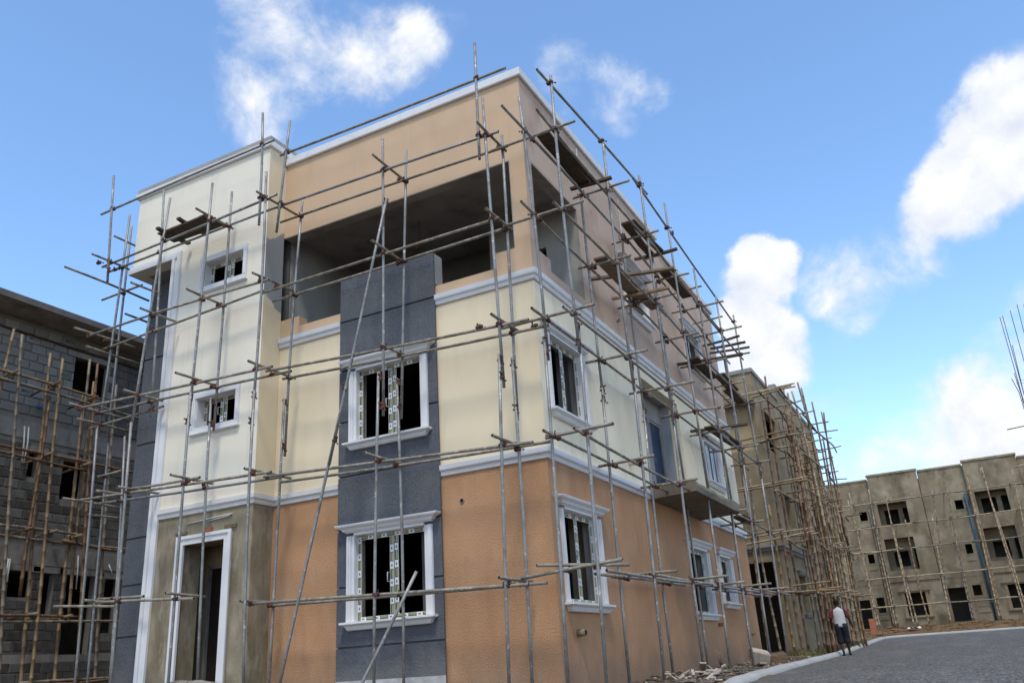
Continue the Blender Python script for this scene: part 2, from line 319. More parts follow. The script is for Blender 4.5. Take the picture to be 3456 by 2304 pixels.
def wall(name, plane, d0, d1, u0, u1, v0, v1, holes, m, parent, label=None, mit=(0, 0)):
    """a wall slab in plane 'y' (u = x) or 'x' (u = y) from depth d0 (outer face) to d1, with real rectangular openings"""
    us = sorted({u0, u1, *[min(max(h[i], u0), u1) for h in holes for i in (0, 1)]}); vs_ = sorted({v0, v1, *[min(max(h[i], v0), v1) for h in holes for i in (2, 3)]})
    nu, nv = len(us)-1, len(vs_)-1
    def solid(i, j):
        if not (0 <= i < nu and 0 <= j < nv): return False
        a, b = (us[i]+us[i+1])/2, (vs_[j]+vs_[j+1])/2
        return not any(h[0] < a < h[1] and h[2] < b < h[3] for h in holes)
    B = MB(); idx = {}
    def P(i, j, d):
        k = (i, j, d)
        if k not in idx:
            dd = (d0, d1)[d]; idx[k] = len(B.v)
            uu = us[i]+(mit[0] if d and i == 0 else 0)-(mit[1] if d and i == nu else 0)      # mitred ends at a corner
            B.v.append((uu, dd, vs_[j]) if plane == 'y' else (dd, uu, vs_[j]))
        return idx[k]
    for i in range(nu):
        for j in range(nv):
            if not solid(i, j): continue
            for d in (0, 1): B.face([P(i, j, d), P(i+1, j, d), P(i+1, j+1, d), P(i, j+1, d)])
            if not solid(i-1, j): B.face([P(i, j, 0), P(i, j+1, 0), P(i, j+1, 1), P(i, j, 1)])
            if not solid(i+1, j): B.face([P(i+1, j, 0), P(i+1, j+1, 0), P(i+1, j+1, 1), P(i+1, j, 1)])
            if not solid(i, j-1): B.face([P(i, j, 0), P(i+1, j, 0), P(i+1, j, 1), P(i, j, 1)])
            if not solid(i, j+1): B.face([P(i, j+1, 0), P(i+1, j+1, 0), P(i+1, j+1, 1), P(i, j+1, 1)])
    o = B.build(name, m, parent)
    if label: o['label'] = label
    return o
def molding(name, path, profile, m, parent):
    """profile [(outward, z)...] swept along path [(x, y, nx, ny)...] with mitred corners"""
    B = MB(); B.rings([[(x+nx*o, y+ny*o, z) for (o, z) in profile] for (x, y, nx, ny) in path], sm=False)
    return B.build(name, m, parent)
def member(B, plane, d, u0, u1, v0, v1, depth, along):
    """one window-frame bar whose outer face carries the printed film"""
    b = len(B.v); s = 1 if plane == 'y' else -1
    f, k = d, d+depth*s
    def pt(u, v, e): return (u, e, v) if plane == 'y' else (e, u, v)
    B.v += [pt(u0, v0, f), pt(u1, v0, f), pt(u1, v1, f), pt(u0, v1, f), pt(u0, v0, k), pt(u1, v0, k), pt(u1, v1, k), pt(u0, v1, k)]
    B.face([b, b+1, b+2, b+3])
    L = (u1-u0) if along == 'u' else (v1-v0); off = random.random()*.3
    B.uv[len(B.f)-1] = [(off, 0), (off+L, 0), (off+L, 1), (off, 1)] if along == 'u' else [(off, 0), (off, 1), (off+L, 1), (off+L, 0)]
    for q in ((4, 7, 6, 5), (0, 4, 5, 1), (1, 5, 6, 2), (2, 6, 7, 3), (3, 7, 4, 0)): B.face([b+i for i in q], 1)
def loft(B, plane, d, secs):
    """stacked rectangles growing out of a wall face: secs [(v, u0, u1, out)]"""
    s = -1 if plane == 'y' else 1; rings = []
    for (v, u0, u1, o) in secs:
        pts = [(u0, d), (u1, d), (u1, d+s*o), (u0, d+s*o)]
        rings.append([(u, e, v) if plane == 'y' else (e, u, v) for (u, e) in pts])
    B.rings(rings, sm=False)
def window(parent, plane, d, u0, u1, v0, v1, hood=True, setback=.1, mull=.5, handle=True, tr=.165, hd=.13, sl=.13, he=.18, sheet=False, label=None, sash_side='lo'):
    s = 1 if plane == 'y' else -1
    def bx(B, ua, ub, va, vb, da, db):
        e0, e1 = sorted((d+s*da, d+s*db))
        B.box(ua, ub, e0, e1, va, vb) if plane == 'y' else B.box(e0, e1, ua, ub, va, vb)
    T = MB()          # surround: stepped jambs, and white reveal lining
    for (a, b, sg) in ((u0-tr, u0, 1), (u1, u1+tr, -1)):
        bx(T, a, b, v0, v1, -.018, 0)
        c0, c1 = (a+.002, a+.10) if sg == 1 else (b-.10, b-.002)
        bx(T, c0, c1, v0, v1-.002, -.042, -.0185)
        c0, c1 = (a+.014, a+.06) if sg == 1 else (b-.06, b-.014)
        bx(T, c0, c1, v0, v1-.004, -.055, -.0425)
    bx(T, u0-tr if not hood else u0, u1+tr if not hood else u1, v1+.001, v1+(.05 if hood else tr), -.043, 0)
    if not hood: bx(T, u0-tr, u1+tr, v0-tr, v0-.001, -.043, 0)
    def lining(Q, da, db):
        bx(Q, u0-.012, u0+.006, v0, v1, da, db); bx(Q, u1-.006, u1+.012, v0, v1, da, db); bx(Q, u0+.006, u1-.006, v1-.008, v1+.012, da, db); bx(Q, u0+.006, u1-.006, v0-.012, v0+.008, da, db)
    lining(T, .001, setback+.034)
    w = T.build('window', WHITE, parent)
    Q = MB(); lining(Q, setback+.035, .29 if plane == 'y' and d < -.05 else .27); Q.build('inner_reveal', CEMDARK, w)
    if label: w['label'] = label
    if hood:
        B = MB(); a, b = u0-tr, u1+tr; t = v1+.052
        loft(B, plane, d, [(t, a-.01, b+.01, .06), (t+.02, a-.015, b+.015, .066), (t+.022, a-.04, b+.04, .09), (t+hd*.5, a-.075, b+.075, .115), (t+hd*.8, a-he+.02, b+he-.02, .165), (t+hd, a-he, b+he, .175), (t+hd+.012, a-he, b+he, .175)])
        B.build('hood', WHITE, w)
        B = MB(); t = v0-.002
        loft(B, plane, d, [(t-sl-.012, a+.06, b-.06, .055), (t-sl, a+.05, b-.05, .07), (t-sl*.55, a+.015, b-.015, .1), (t-.04, a-.05, b+.05, .145), (t-.036, a-.065, b+.065, .155), (t, a-.065, b+.065, .155)])
        B.build('sill', WHITE, w)
    else:
        B = MB(); loft(B, plane, d, [(v0-tr-.05, u0-tr+.02, u1+tr-.02, .03), (v0-tr-.02, u0-tr-.03, u1+tr+.03, .08), (v0-tr-.002, u0-tr-.03, u1+tr+.03, .08)]); B.build('sill', WHITE, w)
    F = MB(); fd = d+s*setback; fwid = .075
    member(F, plane, fd, u0+.006, u0+fwid, v0+.008, v1-.008, .03, 'v'); member(F, plane, fd, u1-fwid, u1-.006, v0+.008, v1-.008, .03, 'v')
    member(F, plane, fd, u0+fwid, u1-fwid, v1-fwid-.008, v1-.008, .03, 'u'); member(F, plane, fd, u0+fwid, u1-fwid, v0+.008, v0+fwid, .03, 'u')
    F.build('frame', [FILM, WPIPE], w)
    um = u0+(u1-u0)*mull
    S_ = MB(); sd_ = fd+s*.004        # two sliding leaves parked against each other
    member(S_, plane, sd_, um-.085, um-.004, v0+fwid, v1-fwid-.009, .014, 'v'); member(S_, plane, sd_+s*.018, um+.004, um+.085, v0+fwid, v1-fwid-.009, .014, 'v')
    S_.build('sash', [FILM, WPIPE], w)
    if handle:
        H = MB(); hv = v0+(v1-v0)*.42; hu = um-.11; e = sd_-s*.045
        q = [(hu+.03, sd_+s*.01, hv), (hu, e, hv), (hu, e, hv+.16), (hu+.03, sd_+s*.01, hv+.16)]
        H.tube([(a, b, c) if plane == 'y' else (b, a, c) for (a, b, c) in q], .009, 6); H.build('handle', WPIPE, w)
    if sheet:
        Z = MB(); n_ = 9
        for i in range(n_):
            ua, ub = u0+.02+(u1-u0-.04)*i/n_, u0+.02+(u1-u0-.04)*(i+1)/n_; o_ = .055+.018*math.sin(i*2.1)
            bx(Z, ua, ub, v0+.02, v1-.02, o_, o_+.012)
        Z.build('protective_sheet', PLASTIC, w)
    return w

# ------------------------------------------------------------------ terrain
TY = [(-400, -3), (-60, -1.9), (-13, -1.25), (-6, -.62), (0, -.16), (2, -.12), (12.3, -.02), (18, .05), (30, .30), (45, .62), (47, .66), (50, .95), (57, 1.32), (70, 1.4), (140, 1.5), (900, 2)]
def base_z(y):
    for (a, za), (b, zb) in zip(TY, TY[1:]):
        if a <= y <= b:
            t = (y-a)/(b-a); return za+(zb-za)*t
    return TY[0][1] if y < TY[0][0] else TY[-1][1]
KP = [(4.0, -30), (3.6, -14), (2.75, -5), (2.2, 1.8), (1.78, 8), (1.6, 12.3), (1.45, 17.8), (1.1, 28), (.7, 38), (.62, 42), (.75, 44.2), (1.3, 45.6), (2.6, 46.3), (6, 46.6), (14, 46.9), (40, 47.6)]
def kerb_x(y):
    for (a, ya), (b, yb) in zip(KP[:10], KP[1:11]):
        if ya <= y <= yb: return a+(b-a)*(y-ya)/(yb-ya)
    return KP[0][0]
def hsh(x, y): return math.sin(x*3.1+y*1.7)*.5+math.sin(x*1.3-y*2.9+1.2)*.5
def gz(x, y):
    z = base_z(y)
    if y < 46.3 and x > kerb_x(min(max(y, -30), 44))+.1 and (x < 8.3 or y > 42): return z-.05
    if x < kerb_x(min(max(y, -30), 44)) and -3 < y < 19 and x > -12:
        z += .09*max(0, min(1, (y+3)/4))*max(0, min(1, (19-y)/3)) + .035*hsh(x*2.3, y*2.1)
    if y > 47: z += .08*hsh(x*.8, y)
    elif x < kerb_x(min(max(y, -30), 44)): z += .02*hsh(x, y)
    return z
def axis(lo, hi, fine0, fine1, step, coarse):
    v = [fine0+i*step for i in range(int((fine1-fine0)/step)+1)]
    a = fine0
    s = coarse
    while a > lo: a -= s; s *= 1.7; v.insert(0, a)
    a = v[-1]; s = coarse
    while a < hi: a += s; s *= 1.7; v.append(a)
    return v
gx = axis(-900, 900, -22, 30, .8, 3); gy = axis(-300, 900, -8, 64, .8, 3)
G = MB()
for y in gy:
    for x in gx: G.v.append((x, y, gz(x, y)-.02))
nx = len(gx)
for j in range(len(gy)-1):
    for i in range(nx-1):
        far_ = gy[j] > 46.5
        G.face([j*nx+i, j*nx+i+1, (j+1)*nx+i+1, (j+1)*nx+i], 1 if far_ else 0, True)
tag(G.build('ground', [DIRT, REDDIRT], fix=False), 'bare earth building plot sloping up to the far houses', kind='structure')
Rd = MB(); ys = [-60, -40, -30, -22, -14, -9, -5, -2, 0, 2, 5, 8, 12, 15, 18, 22, 26, 30, 34, 38, 42, 44, 45.4, 46.3]
cols = [0, .1, .25, .45, .7, .9, 1]
for y in ys:
    kx = kerb_x(max(-30, min(y, 44.0))) if y < 45 else 1.3
    if y > 46: kx = 2.5
    rx = 8.35 if y < 41 else 40
    for c in cols: Rd.v.append((kx+.12+(rx-kx-.12)*c, y, base_z(y)+.012))
for j in range(len(ys)-1):
    for i in range(len(cols)-1): Rd.face([j*7+i, j*7+i+1, (j+1)*7+i+1, (j+1)*7+i], 0, True)
tag(Rd.build('road', ASPH, fix=False), 'grey chip-sealed asphalt road running past the houses', kind='structure')
KP2 = [(40, 42.4), (14, 41.9), (10.2, 41.6), (9.0, 40.9), (8.45, 39.6), (8.4, 30), (8.4, 15), (8.4, 0), (8.4, -30)]
for PTH, klabel in ((KP, 'rounded pale concrete kerb curving along the house side of the asphalt'), (KP2, 'straight pale concrete kerb on the far side of the asphalt, right of view')):
  Kb = MB(); rings = []
  for i, (x, y) in enumerate(PTH):
    a = Vector((*PTH[max(i-1, 0)], 0)); b = Vector((*PTH[min(i+1, len(PTH)-1)], 0)); d = (b-a).normalized(); nrm = Vector((-d.y, d.x, 0))
    z = base_z(y)
    rings.append([Vector((x, y, z))+nrm*o+Vector((0, 0, h)) for (o, h) in ((-.15, -.1), (-.14, .05), (-.09, .105), (0, .125), (.1, .115), (.17, .07), (.2, -.1))])
  fine = []
  for a, b in zip(rings, rings[1:]):
    n_ = max(2, int((a[0]-b[0]).length/.9))
    for t in range(n_): fine.append([p.lerp(q, t/n_)+Vector((random.uniform(-.012, .012), random.uniform(-.012, .012), random.uniform(-.01, .01))) for p, q in zip(a, b)])
  fine.append(rings[-1]); Kb.rings(fine)
  tag(Kb.build('kerb', KERB), klabel, kind='structure')

# ------------------------------------------------------------------ the painted house
house = empty('painted_house', (-5, 6, 0), 'three-storey house painted orange, cream and peach with steel scaffolding around it', 'house')
HO = (5.0, -6.0, 0.0)
WF = (-3.97, -2.44, 1.27, 2.78); WF1 = (-3.95, -2.46, 4.53, 5.98)
wall('wall', 'y', 0, .25, -6.03, 0.0, -.6, 3.6, [WF], ORANGE, house, 'rough orange ground floor wall', (0, .252))
wall('wall', 'y', 0, .25, -6.03, 0.0, 3.601, 6.9, [WF1], CREAM, house, 'smooth cream first floor wall', (0, .252))
wall('wall', 'y', 0, .25, -6.03, 0.0, 6.901, 11.42, [(-6.03, -.33, 7.66, 9.57), (-5.52, -.80, 7.35, 7.67), (-6.03, -5.5, 7.575, 7.67)], PEACH, house, 'peach top storey wall with open loggia', (0, .252))
WR = [(.47, 1.9, 1.28, 2.8), (7.77, 9.26, 1.27, 2.8), (10.5, 11.65, 1.6, 2.8)]
wall('wall', 'x', 0, -.25, 0.0, 14.05, -.6, 3.6, WR, ORANGE, house, 'rough orange ground floor side wall', (.252, 0))
W1R = [(.47, 1.9, 4.55, 5.99), (10.6, 12.1, 4.85, 6.0)]
wall('wall', 'x', 0, -.25, 0.0, 14.05, 3.601, 6.9, W1R+[(5.55, 8.45, 3.601, 6.55)], OFFW_R, house, 'streaked off-white first floor side wall', (.252, 0))
W2R = [(5.3, 6.7, 8.2, 9.38), (10.25, 11.75, 8.2, 9.34)]
wall('wall', 'x', 0, -.25, 0.0, 8.4, 6.901, 11.42, W2R[:1]+[(.3, 2.52, 7.66, 9.57), (.855, 2.52, 7.41, 7.67)], PEACH_R, house, 'patchy peach side wall of the top storey', (.252, 0))
wall('wall', 'x', -.001, -.25, 8.401, 14.05, 6.901, 11.08, W2R[1:], PEACH_R, house, 'patchy peach side wall, lower roof section')
B = MB(); B.box(-.02, -.25, 8.15, 8.40, 11.082, 11.40); B.build('wall', PEACH_R, house)
# tower
T1 = (-7.83, -6.66, 8.64, 9.25); T0 = (-7.74, -6.65, 5.38, 6.03); TD = (-7.83, -6.68, .42, 3.0)
wall('tower_wall', 'y', -.55, -.30, -8.72, -6.031, 3.601, 9.6, [T1, T0], OFFW, house, 'off-white front of the stair tower')
wall('tower_wall', 'y', -.55, -.30, -10.25, -6.031, 9.601, 11.66, [], OFFW, house, 'off-white head of the stair tower')
ENTR = mat('entrance_plaster', (.275, .235, .165), .95, .28, 1.6, .35, 45, (.15, .118, .075), .85, (1.6, 1.6, .45), .46, .62, fine=.15, fine_scale=55, stain2=(.35, .32, .26), s2=(2.2, 2.2, .8, .52, .66, .7), drip=(.16, .13, .09), mud=(.12, .085, .055))
wall('tower_wall', 'y', -.55, -.10, -8.72, -6.031, -.6, 3.6, [TD], ENTR, house, 'bare cement plaster round the entrance')
wall('tower_side', 'x', -6.03, -6.28, -.548, -.002, 3.601, 11.66, [], CREAM_PATCH, house, 'tower flank, cream with a bare cement patch')
wall('tower_side', 'x', -6.03, -6.28, -.548, -.002, -.6, 3.6, [], ENTR, house, 'bare cement tower flank')
wall('tower_side', 'x', -6.029, -6.28, .26, 3.2, 6.9, 9.9, [], CEMGREY, house, 'grey cement side of the loggia')
wall('tower_side', 'x', -6.029, -6.28, .001, 3.2, 11.2, 11.66, [], CEMGREY, house)
wall('tower_side', 'x', -10.25, -10.0, -.299, 3.2, 9.601, 11.66, [], OFFW, house)
B = MB(); B.box(-10.249, -8.721, -.299, .049, 9.602, 9.8); B.build('soffit', CEMGREY, house)
B = MB(); B.box(-10.25, -6.03, 3.2, 3.45, 11.0, 11.66); B.build('tower_side', CEMGREY, house)
# grey grooved panels: recessed strip left of the tower
zz = [-.6, 1.43, 2.47, 3.46, 4.51, 5.56, 6.57, 7.62, 8.70, 9.6]
strip = wall('recessed_strip', 'y', .085, .25, -10.27, -8.6, -.6, 9.6, [], GREY, house, 'slate grey grooved strip beside the tower')
for a, b in zip(zz, zz[1:]):
    wall('panel', 'y', .05, .084, -10.27, -8.6, a+.02, b-.02, [], GREY, strip)
wall('back_wall', 'x', -10.27, -10.02, .251, 14.0, -.6, 11.3, [], CEMENT, house)
wall('back_wall', 'y', 14.05, 13.8, -10.02, -.251, -.6, 11.0, [], CEMENT, house)
wall('tower_return', 'x', -8.721, -8.5, -.30, .049, -.6, 9.6, [], OFFW, house)
# grey pier with grooves
pz = [-.6, .85, 1.88, 2.90, 3.91, 4.98, 6.04, 7.10, 8.07]
pier = wall('pier', 'y', -.022, -.001, -4.36, -2.12, -.6, 8.0, [WF, WF1], GREY, house, 'slate grey rough pier between the front windows')
for a, b in zip(pz, pz[1:]):
    wall('panel', 'y', -.06, -.0225, -4.375, -2.10, a+.017, b-.017, [WF, WF1], GREY, pier)
B = MB(); B.box(-4.374, -2.101, .0, .26, 7.40, 8.052); B.build('pier_back', CEMGREY, pier)
B = MB(); B.box(-4.38, -2.095, -.068, -.0605, -.55, .30); o = B.build('cement_splash', mat('cement_wash', (.42, .42, .42), .95, .25, 5, .4, 30), pier)
# openings inside
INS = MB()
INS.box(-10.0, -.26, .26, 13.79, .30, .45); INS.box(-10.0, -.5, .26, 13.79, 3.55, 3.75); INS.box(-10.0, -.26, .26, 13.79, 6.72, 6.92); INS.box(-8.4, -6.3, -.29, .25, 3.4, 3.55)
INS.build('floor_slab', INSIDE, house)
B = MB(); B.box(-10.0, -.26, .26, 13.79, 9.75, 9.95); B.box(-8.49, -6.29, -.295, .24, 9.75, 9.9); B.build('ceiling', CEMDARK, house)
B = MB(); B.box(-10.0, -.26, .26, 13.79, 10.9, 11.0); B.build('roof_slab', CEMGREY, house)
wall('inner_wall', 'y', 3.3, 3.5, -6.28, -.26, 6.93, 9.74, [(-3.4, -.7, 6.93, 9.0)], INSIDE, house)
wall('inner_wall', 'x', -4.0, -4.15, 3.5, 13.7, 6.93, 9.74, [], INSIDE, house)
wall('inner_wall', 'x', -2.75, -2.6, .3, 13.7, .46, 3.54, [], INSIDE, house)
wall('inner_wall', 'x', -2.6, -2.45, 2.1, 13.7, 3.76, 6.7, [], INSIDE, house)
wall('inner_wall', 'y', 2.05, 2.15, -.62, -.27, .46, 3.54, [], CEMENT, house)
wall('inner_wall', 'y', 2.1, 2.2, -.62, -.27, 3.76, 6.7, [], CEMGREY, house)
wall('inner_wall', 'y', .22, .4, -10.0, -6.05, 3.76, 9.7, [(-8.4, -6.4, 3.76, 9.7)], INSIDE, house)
wall('loggia_wall', 'y', 2.53, 2.7, -2.2, -.252, 6.93, 9.74, [(-1.6, -.8, 6.93, 8.9)], CEMGREY, house)
# bare grey lining of the loggia openings
B = MB(); B.box(-6.0, -.332, .004, .249, 9.553, 9.568); B.box(-.346, -.331, .004, .249, 7.665, 9.552); B.build('opening_lining', CEMDARK, house)
B = MB(); B.box(-.249, -.004, .302, 2.518, 9.553, 9.568); B.box(-.249, -.004, 2.504, 2.519, 7.415, 9.552); B.build('opening_lining', CEMDARK, house)
# ground floor porch behind the entrance
wall('porch_wall', 'y', .32, .45, -8.49, -6.3, -.3, 3.39, [(-8.05, -7.05, .45, 2.68)], CEMENT, house)
B = MB(); B.box(-8.49, -6.29, -.099, .26, -.3, .43); B.build('porch_floor', CEMENT, house)
B = MB(); B.box(-8.03, -7.07, .40, .44, .46, 2.66); d_ = B.build('entrance_door', DOORW, house, bevel=.006)
B = MB(); B.box(-8.05, -8.0, .33, .46, .45, 2.68); B.box(-7.10, -7.05, .33, .46, .45, 2.68); B.box(-7.999, -7.101, .33, .46, 2.62, 2.679); B.build('door_frame', CEMDARK, d_)
B = MB(); B.tube([(-7.2, .40, 1.5), (-7.2, .35, 1.5), (-7.2, .35, 1.62)], .012, 6); B.build('handle', STEEL, d_)
# entrance surround
B = MB()
for (a, b, c, e) in ((-7.95, -7.80, .38, 3.0), (-6.70, -6.53, .38, 3.0), (-7.95, -6.53, 3.001, 3.15)): B.box(a, b, -.60, -.551, c, e)
for (a, b, c, e) in ((-7.975, -7.91, .38, 3.11), (-6.57, -6.505, .38, 3.11), (-7.975, -6.505, 3.111, 3.175)): B.box(a, b, -.625, -.6005, c, e)
B.build('entrance_surround', WHITE, house)
# tower white edging
B = MB(); B.box(-8.78, -8.59, -.60, -.551, -.3, 9.60); B.box(-8.80, -8.721, -.598, .04, -.3, 9.60); B.box(-8.83, -8.74, -.63, -.601, -.3, 9.60); B.build('edge_band', WHITE, house)
B = MB(); B.box(-10.30, -8.59, -.60, -.551, 9.601, 9.79); B.box(-10.30, -8.7, -.63, -.601, 9.601, 9.68); B.box(-10.30, -10.251, -.55, 1.5, 9.601, 9.79); B.build('edge_band', WHITE, house)
# mouldings
PR1 = [(0, 3.60), (.025, 3.60), (.035, 3.615), (.04, 3.68), (.066, 3.69), (.075, 3.71), (.08, 3.79), (0, 3.79)]
PR2 = [(0, 6.93), (.025, 6.93), (.035, 6.95), (.04, 7.01), (.066, 7.02), (.078, 7.045), (.082, 7.13), (0, 7.13)]
molding('cornice', [(-8.585, -.55, 0, -1), (-6.03, -.55, 1, -1), (-6.03, 0, 1, -1), (-4.38, 0, 0, -1)], PR1, WHITE, house)
molding('cornice', [(-2.095, 0, 0, -1), (0, 0, 1, -1), (0, 5.19, 1, 0)], PR1, WHITE, house)
molding('cornice', [(0, 9.22, 1, 0), (0, 14.12, 1, 0)], PR1, WHITE, house)
molding('cornice', [(-6.02, 0, 0, -1), (-4.38, 0, 0, -1)], PR2, WHITE, house)
molding('cornice', [(-2.095, 0, 0, -1), (0, 0, 1, -1), (0, 14.12, 1, 0)], PR2, WHITE, house)
PC = [(-.3, 11.42), (.05, 11.42), (.065, 11.44), (.07, 11.60), (-.3, 11.61)]
molding('coping', [(-6.02, 0, 0, -1), (0, 0, 1, -1), (0, 8.47, 1, 0)], PC, WHITE, house)
molding('coping', [(0, 8.48, 1, 0), (0, 14.12, 1, 0)], [(o, z-.34) for (o, z) in PC], WHITE, house)
PT = [(-.3, 11.66), (.05, 11.66), (.07, 11.68), (.075, 11.80), (-.3, 11.80)]
molding('coping', [(-10.25, 3.2, -1, 0), (-10.25, -.55, -1, -1), (-6.03, -.55, 1, -1), (-6.03, 3.2, 1, 0)], PT, WHITE, house)
molding('parapet_cap', [(-10.25, 3.2, -1, 0), (-10.25, -.55, -1, -1), (-6.03, -.55, 1, -1), (-6.03, 3.2, 1, 0)], [(-.3, 11.801), (.06, 11.801), (.05, 11.93), (-.05, 11.98), (-.3, 11.98)], CEMGREY, house)
# side entrance over the balcony
wall('recess_back', 'x', -.48, -.62, 5.3, 8.7, 3.56, 6.75, [(7.40, 8.33, 3.88, 6.02), (6.35, 6.75, 4.1, 5.75)], CEMGREY, house)
B = MB(); B.box(-.48, -.251, 5.31, 5.549, 3.76, 6.7); B.build('recess_side', CEMGREY, house)
B = MB(); B.box(-.48, -.251, 8.451, 8.7, 3.76, 6.7); B.build('recess_side', mat('bluish_grey_render', (.36, .385, .42), .9, .1, 1.5), house)
B = MB(); B.box(-.48, -.251, 5.55, 8.45, 6.551, 6.7); B.build('recess_soffit', CEMDARK, house)
B = MB(); B.box(-.58, -.53, 7.42, 8.31, 3.88, 6.0); d_ = B.build('balcony_door', BLUED, house); d_['label'] = 'dark blue door wrapped in film'
B = MB(); B.box(-.60, -.50, 7.40, 7.44, 3.88, 6.019); B.box(-.60, -.50, 8.29, 8.33, 3.88, 6.019); B.box(-.60, -.50, 7.441, 8.289, 5.96, 6.018); B.build('door_frame', CEMDARK, d_)
B = MB(); B.tube([(-.52, 7.52, 4.9), (-.47, 7.52, 4.9), (-.47, 7.52, 5.03)], .011, 6); B.build('handle', STEEL, d_)
# balcony slab with broken edges
B = MB(); yb = [5.19+4.02*i/10 for i in range(11)]
rings = []
for i, y in enumerate(yb):
    j = lambda a: random.uniform(-a, a)
    rings.append([(.001, y, 3.60), (1.07+j(.012), y, 3.64+j(.01)), (1.08+j(.02), y, 3.77), (1.05+j(.03), y, 3.86+j(.02)), (.001, y, 3.885)])
B.rings(rings, sm=False); balcony = B.build('balcony_slab', mat('balcony_concrete', (.175, .15, .115), .95, .2, 2, .4, 40, (.10, .085, .065), .7, (2, 2, 2), .48, .66), house)
# windows
window(house, 'y', -.06, *WF, setback=.09, mull=.52)
window(house, 'y', -.06, *WF1, setback=.09, mull=.52, hd=.15)
window(house, 'x', 0, *WR[0], setback=.09, mull=.51)
window(house, 'x', 0, *WR[1], setback=.09, mull=.51, handle=False)
window(house, 'x', 0, *WR[2], setback=.09, mull=.51, handle=False)
window(house, 'x', 0, *W1R[0], setback=.09, mull=.51)
window(house, 'x', 0, *W1R[1], setback=.09, mull=.51, sheet=True, handle=False, label='first floor side window under milky plastic sheet')
window(house, 'x', 0, *W2R[0], setback=.09, mull=.51, handle=False)
window(house, 'x', 0, *W2R[1], setback=.09, mull=.51, handle=False)
window(house, 'y', -.55, *T1, hood=False, setback=.2, mull=.5, tr=.12)
window(house, 'y', -.55, *T0, hood=False, setback=.2, mull=.5, tr=.12)
# pipe stubs, holes, chased conduit
def stub(p, d, r, L, m=WPIPE, nm='pipe_stub'):
    B = MB(); d = Vector(d).normalized(); p = Vector(p)
    B.tube([p-d*.05, p+d*L], r, 10); B.tube([p+d*(L-.002), p+d*(L+.001)], r*.78, 10, 1); return B.build(nm, [m, DARK], house)
stub((0, 4.38, 7.58), (1, 0, .05), .05, .05, CEMDARK); stub((0, 12.95, 7.52), (1, 0, 0), .05, .12, CEMENT); stub((0, 4.14, 4.235), (1, 0, -.1), .055, .16, mat('cream_pipe', (.62, .55, .33), .5))
stub((0, .68, .81), (1, 0, 0), .06, .14, CEMENT); stub((0, 9.55, 1.04), (1, 0, 0), .05, .1, BRICKO); stub((0, 13.0, .82), (1, 0, 0), .04, .1, CEMENT); stub((-1.69, 0, 3.116), (0, -1, 0), .045, .02, CEMDARK)
B = MB(); B.tube([(-7.75, -.565, 3.42), (-7.3, -.575, 3.44), (-6.9, -.565, 3.46), (-6.55, -.57, 3.47)], .014, 6); B.tube([(-7.2, -.57, 3.40), (-6.6, -.58, 3.44)], .011, 6); B.build('conduit', WPIPE, house)
B = MB(); B.box(-7.28, -7.06, -.60, -.551, 3.19, 3.28); B.build('brick_chip', BRICKO, house)
for (a, b, c, e) in ((-8.05, -7.75, 3.22, 3.27), (-6.72, -6.42, 3.20, 3.26)): B = MB(); B.box(a, b, -.59, -.551, c, e); B.build('batten', WOODL, house)
B = MB(); B.tube([(-3.3, 1.3, 9.75), (-3.29, 1.31, 9.4), (-3.30, 1.3, 9.12)], .006, 5); B.box(-3.38, -3.22, 1.28, 1.32, 9.09, 9.12); B.build('ceiling_wire', RUST, house)
for o in house.children: o.location = Vector(HO)

# ------------------------------------------------------------------ steel scaffolding
def coupler_mesh(name, m):
    B = MB()
    def clamp(ax, off, r=.033, w=.05):
        k = 8; rings = []
        for t in (-w/2, -w/2+.008, w/2-.008, w/2):
            rr = r if abs(t) < w/2-.004 else r-.006
            ring = []
            for j in range(k):
                a = 2*math.pi*j/k; c, s_ = rr*math.cos(a), rr*math.sin(a)
                ring.append((c, s_+off, t) if ax == 2 else (t, s_+off, c))
            rings.append(ring)
        B.rings(rings, sm=False)
    clamp(2, 0); clamp(0, .052)
    B.box(-.016, .016, .02, .035, -.016, .016)
    B.tube([(.03, -.03, .0), (.05, -.052, .0)], .009, 6); B.tube([(.045, -.046, 0), (.052, -.054, 0)], .015, 6)
    B.tube([(0, .052, .034), (0, .06, .066)], .009, 6); B.tube([(0, .058, .056), (0, .06, .066)], .015, 6)
    B.box(-.05, -.03, -.012, .012, -.02, .02)
    me_o = B.build(name, m); me = me_o.data; bpy.data.objects.remove(me_o); return me
CP = [coupler_mesh('coupler_rust', RUST), coupler_mesh('coupler_red', REDCP)]
TR = .0268
def steel_tube(name, a, b, parent, sag=.02, r=TR, m=STEEL):
    a, b = Vector(a), Vector(b); L = (b-a).length; d = (b-a).normalized()
    side = d.cross(Vector((random.random()-.5, random.random()-.5, random.random()-.5))).normalized()*random.uniform(0, sag)*min(1, L/4)
    n_ = 4; pts = [a+(b-a)*(i/n_)+side*math.sin(math.pi*i/n_)*2 for i in range(n_+1)]
    B = MB(); B.tube(pts, r, 10)
    for (e, s_) in ((pts[0], -1), (pts[-1], 1)):
        q = e+d*s_*.0008; B.tube([q-d*s_*.0006, q], r*.8, 8, 1)
    return B.build(name, [m, DARK], parent, fix=False)
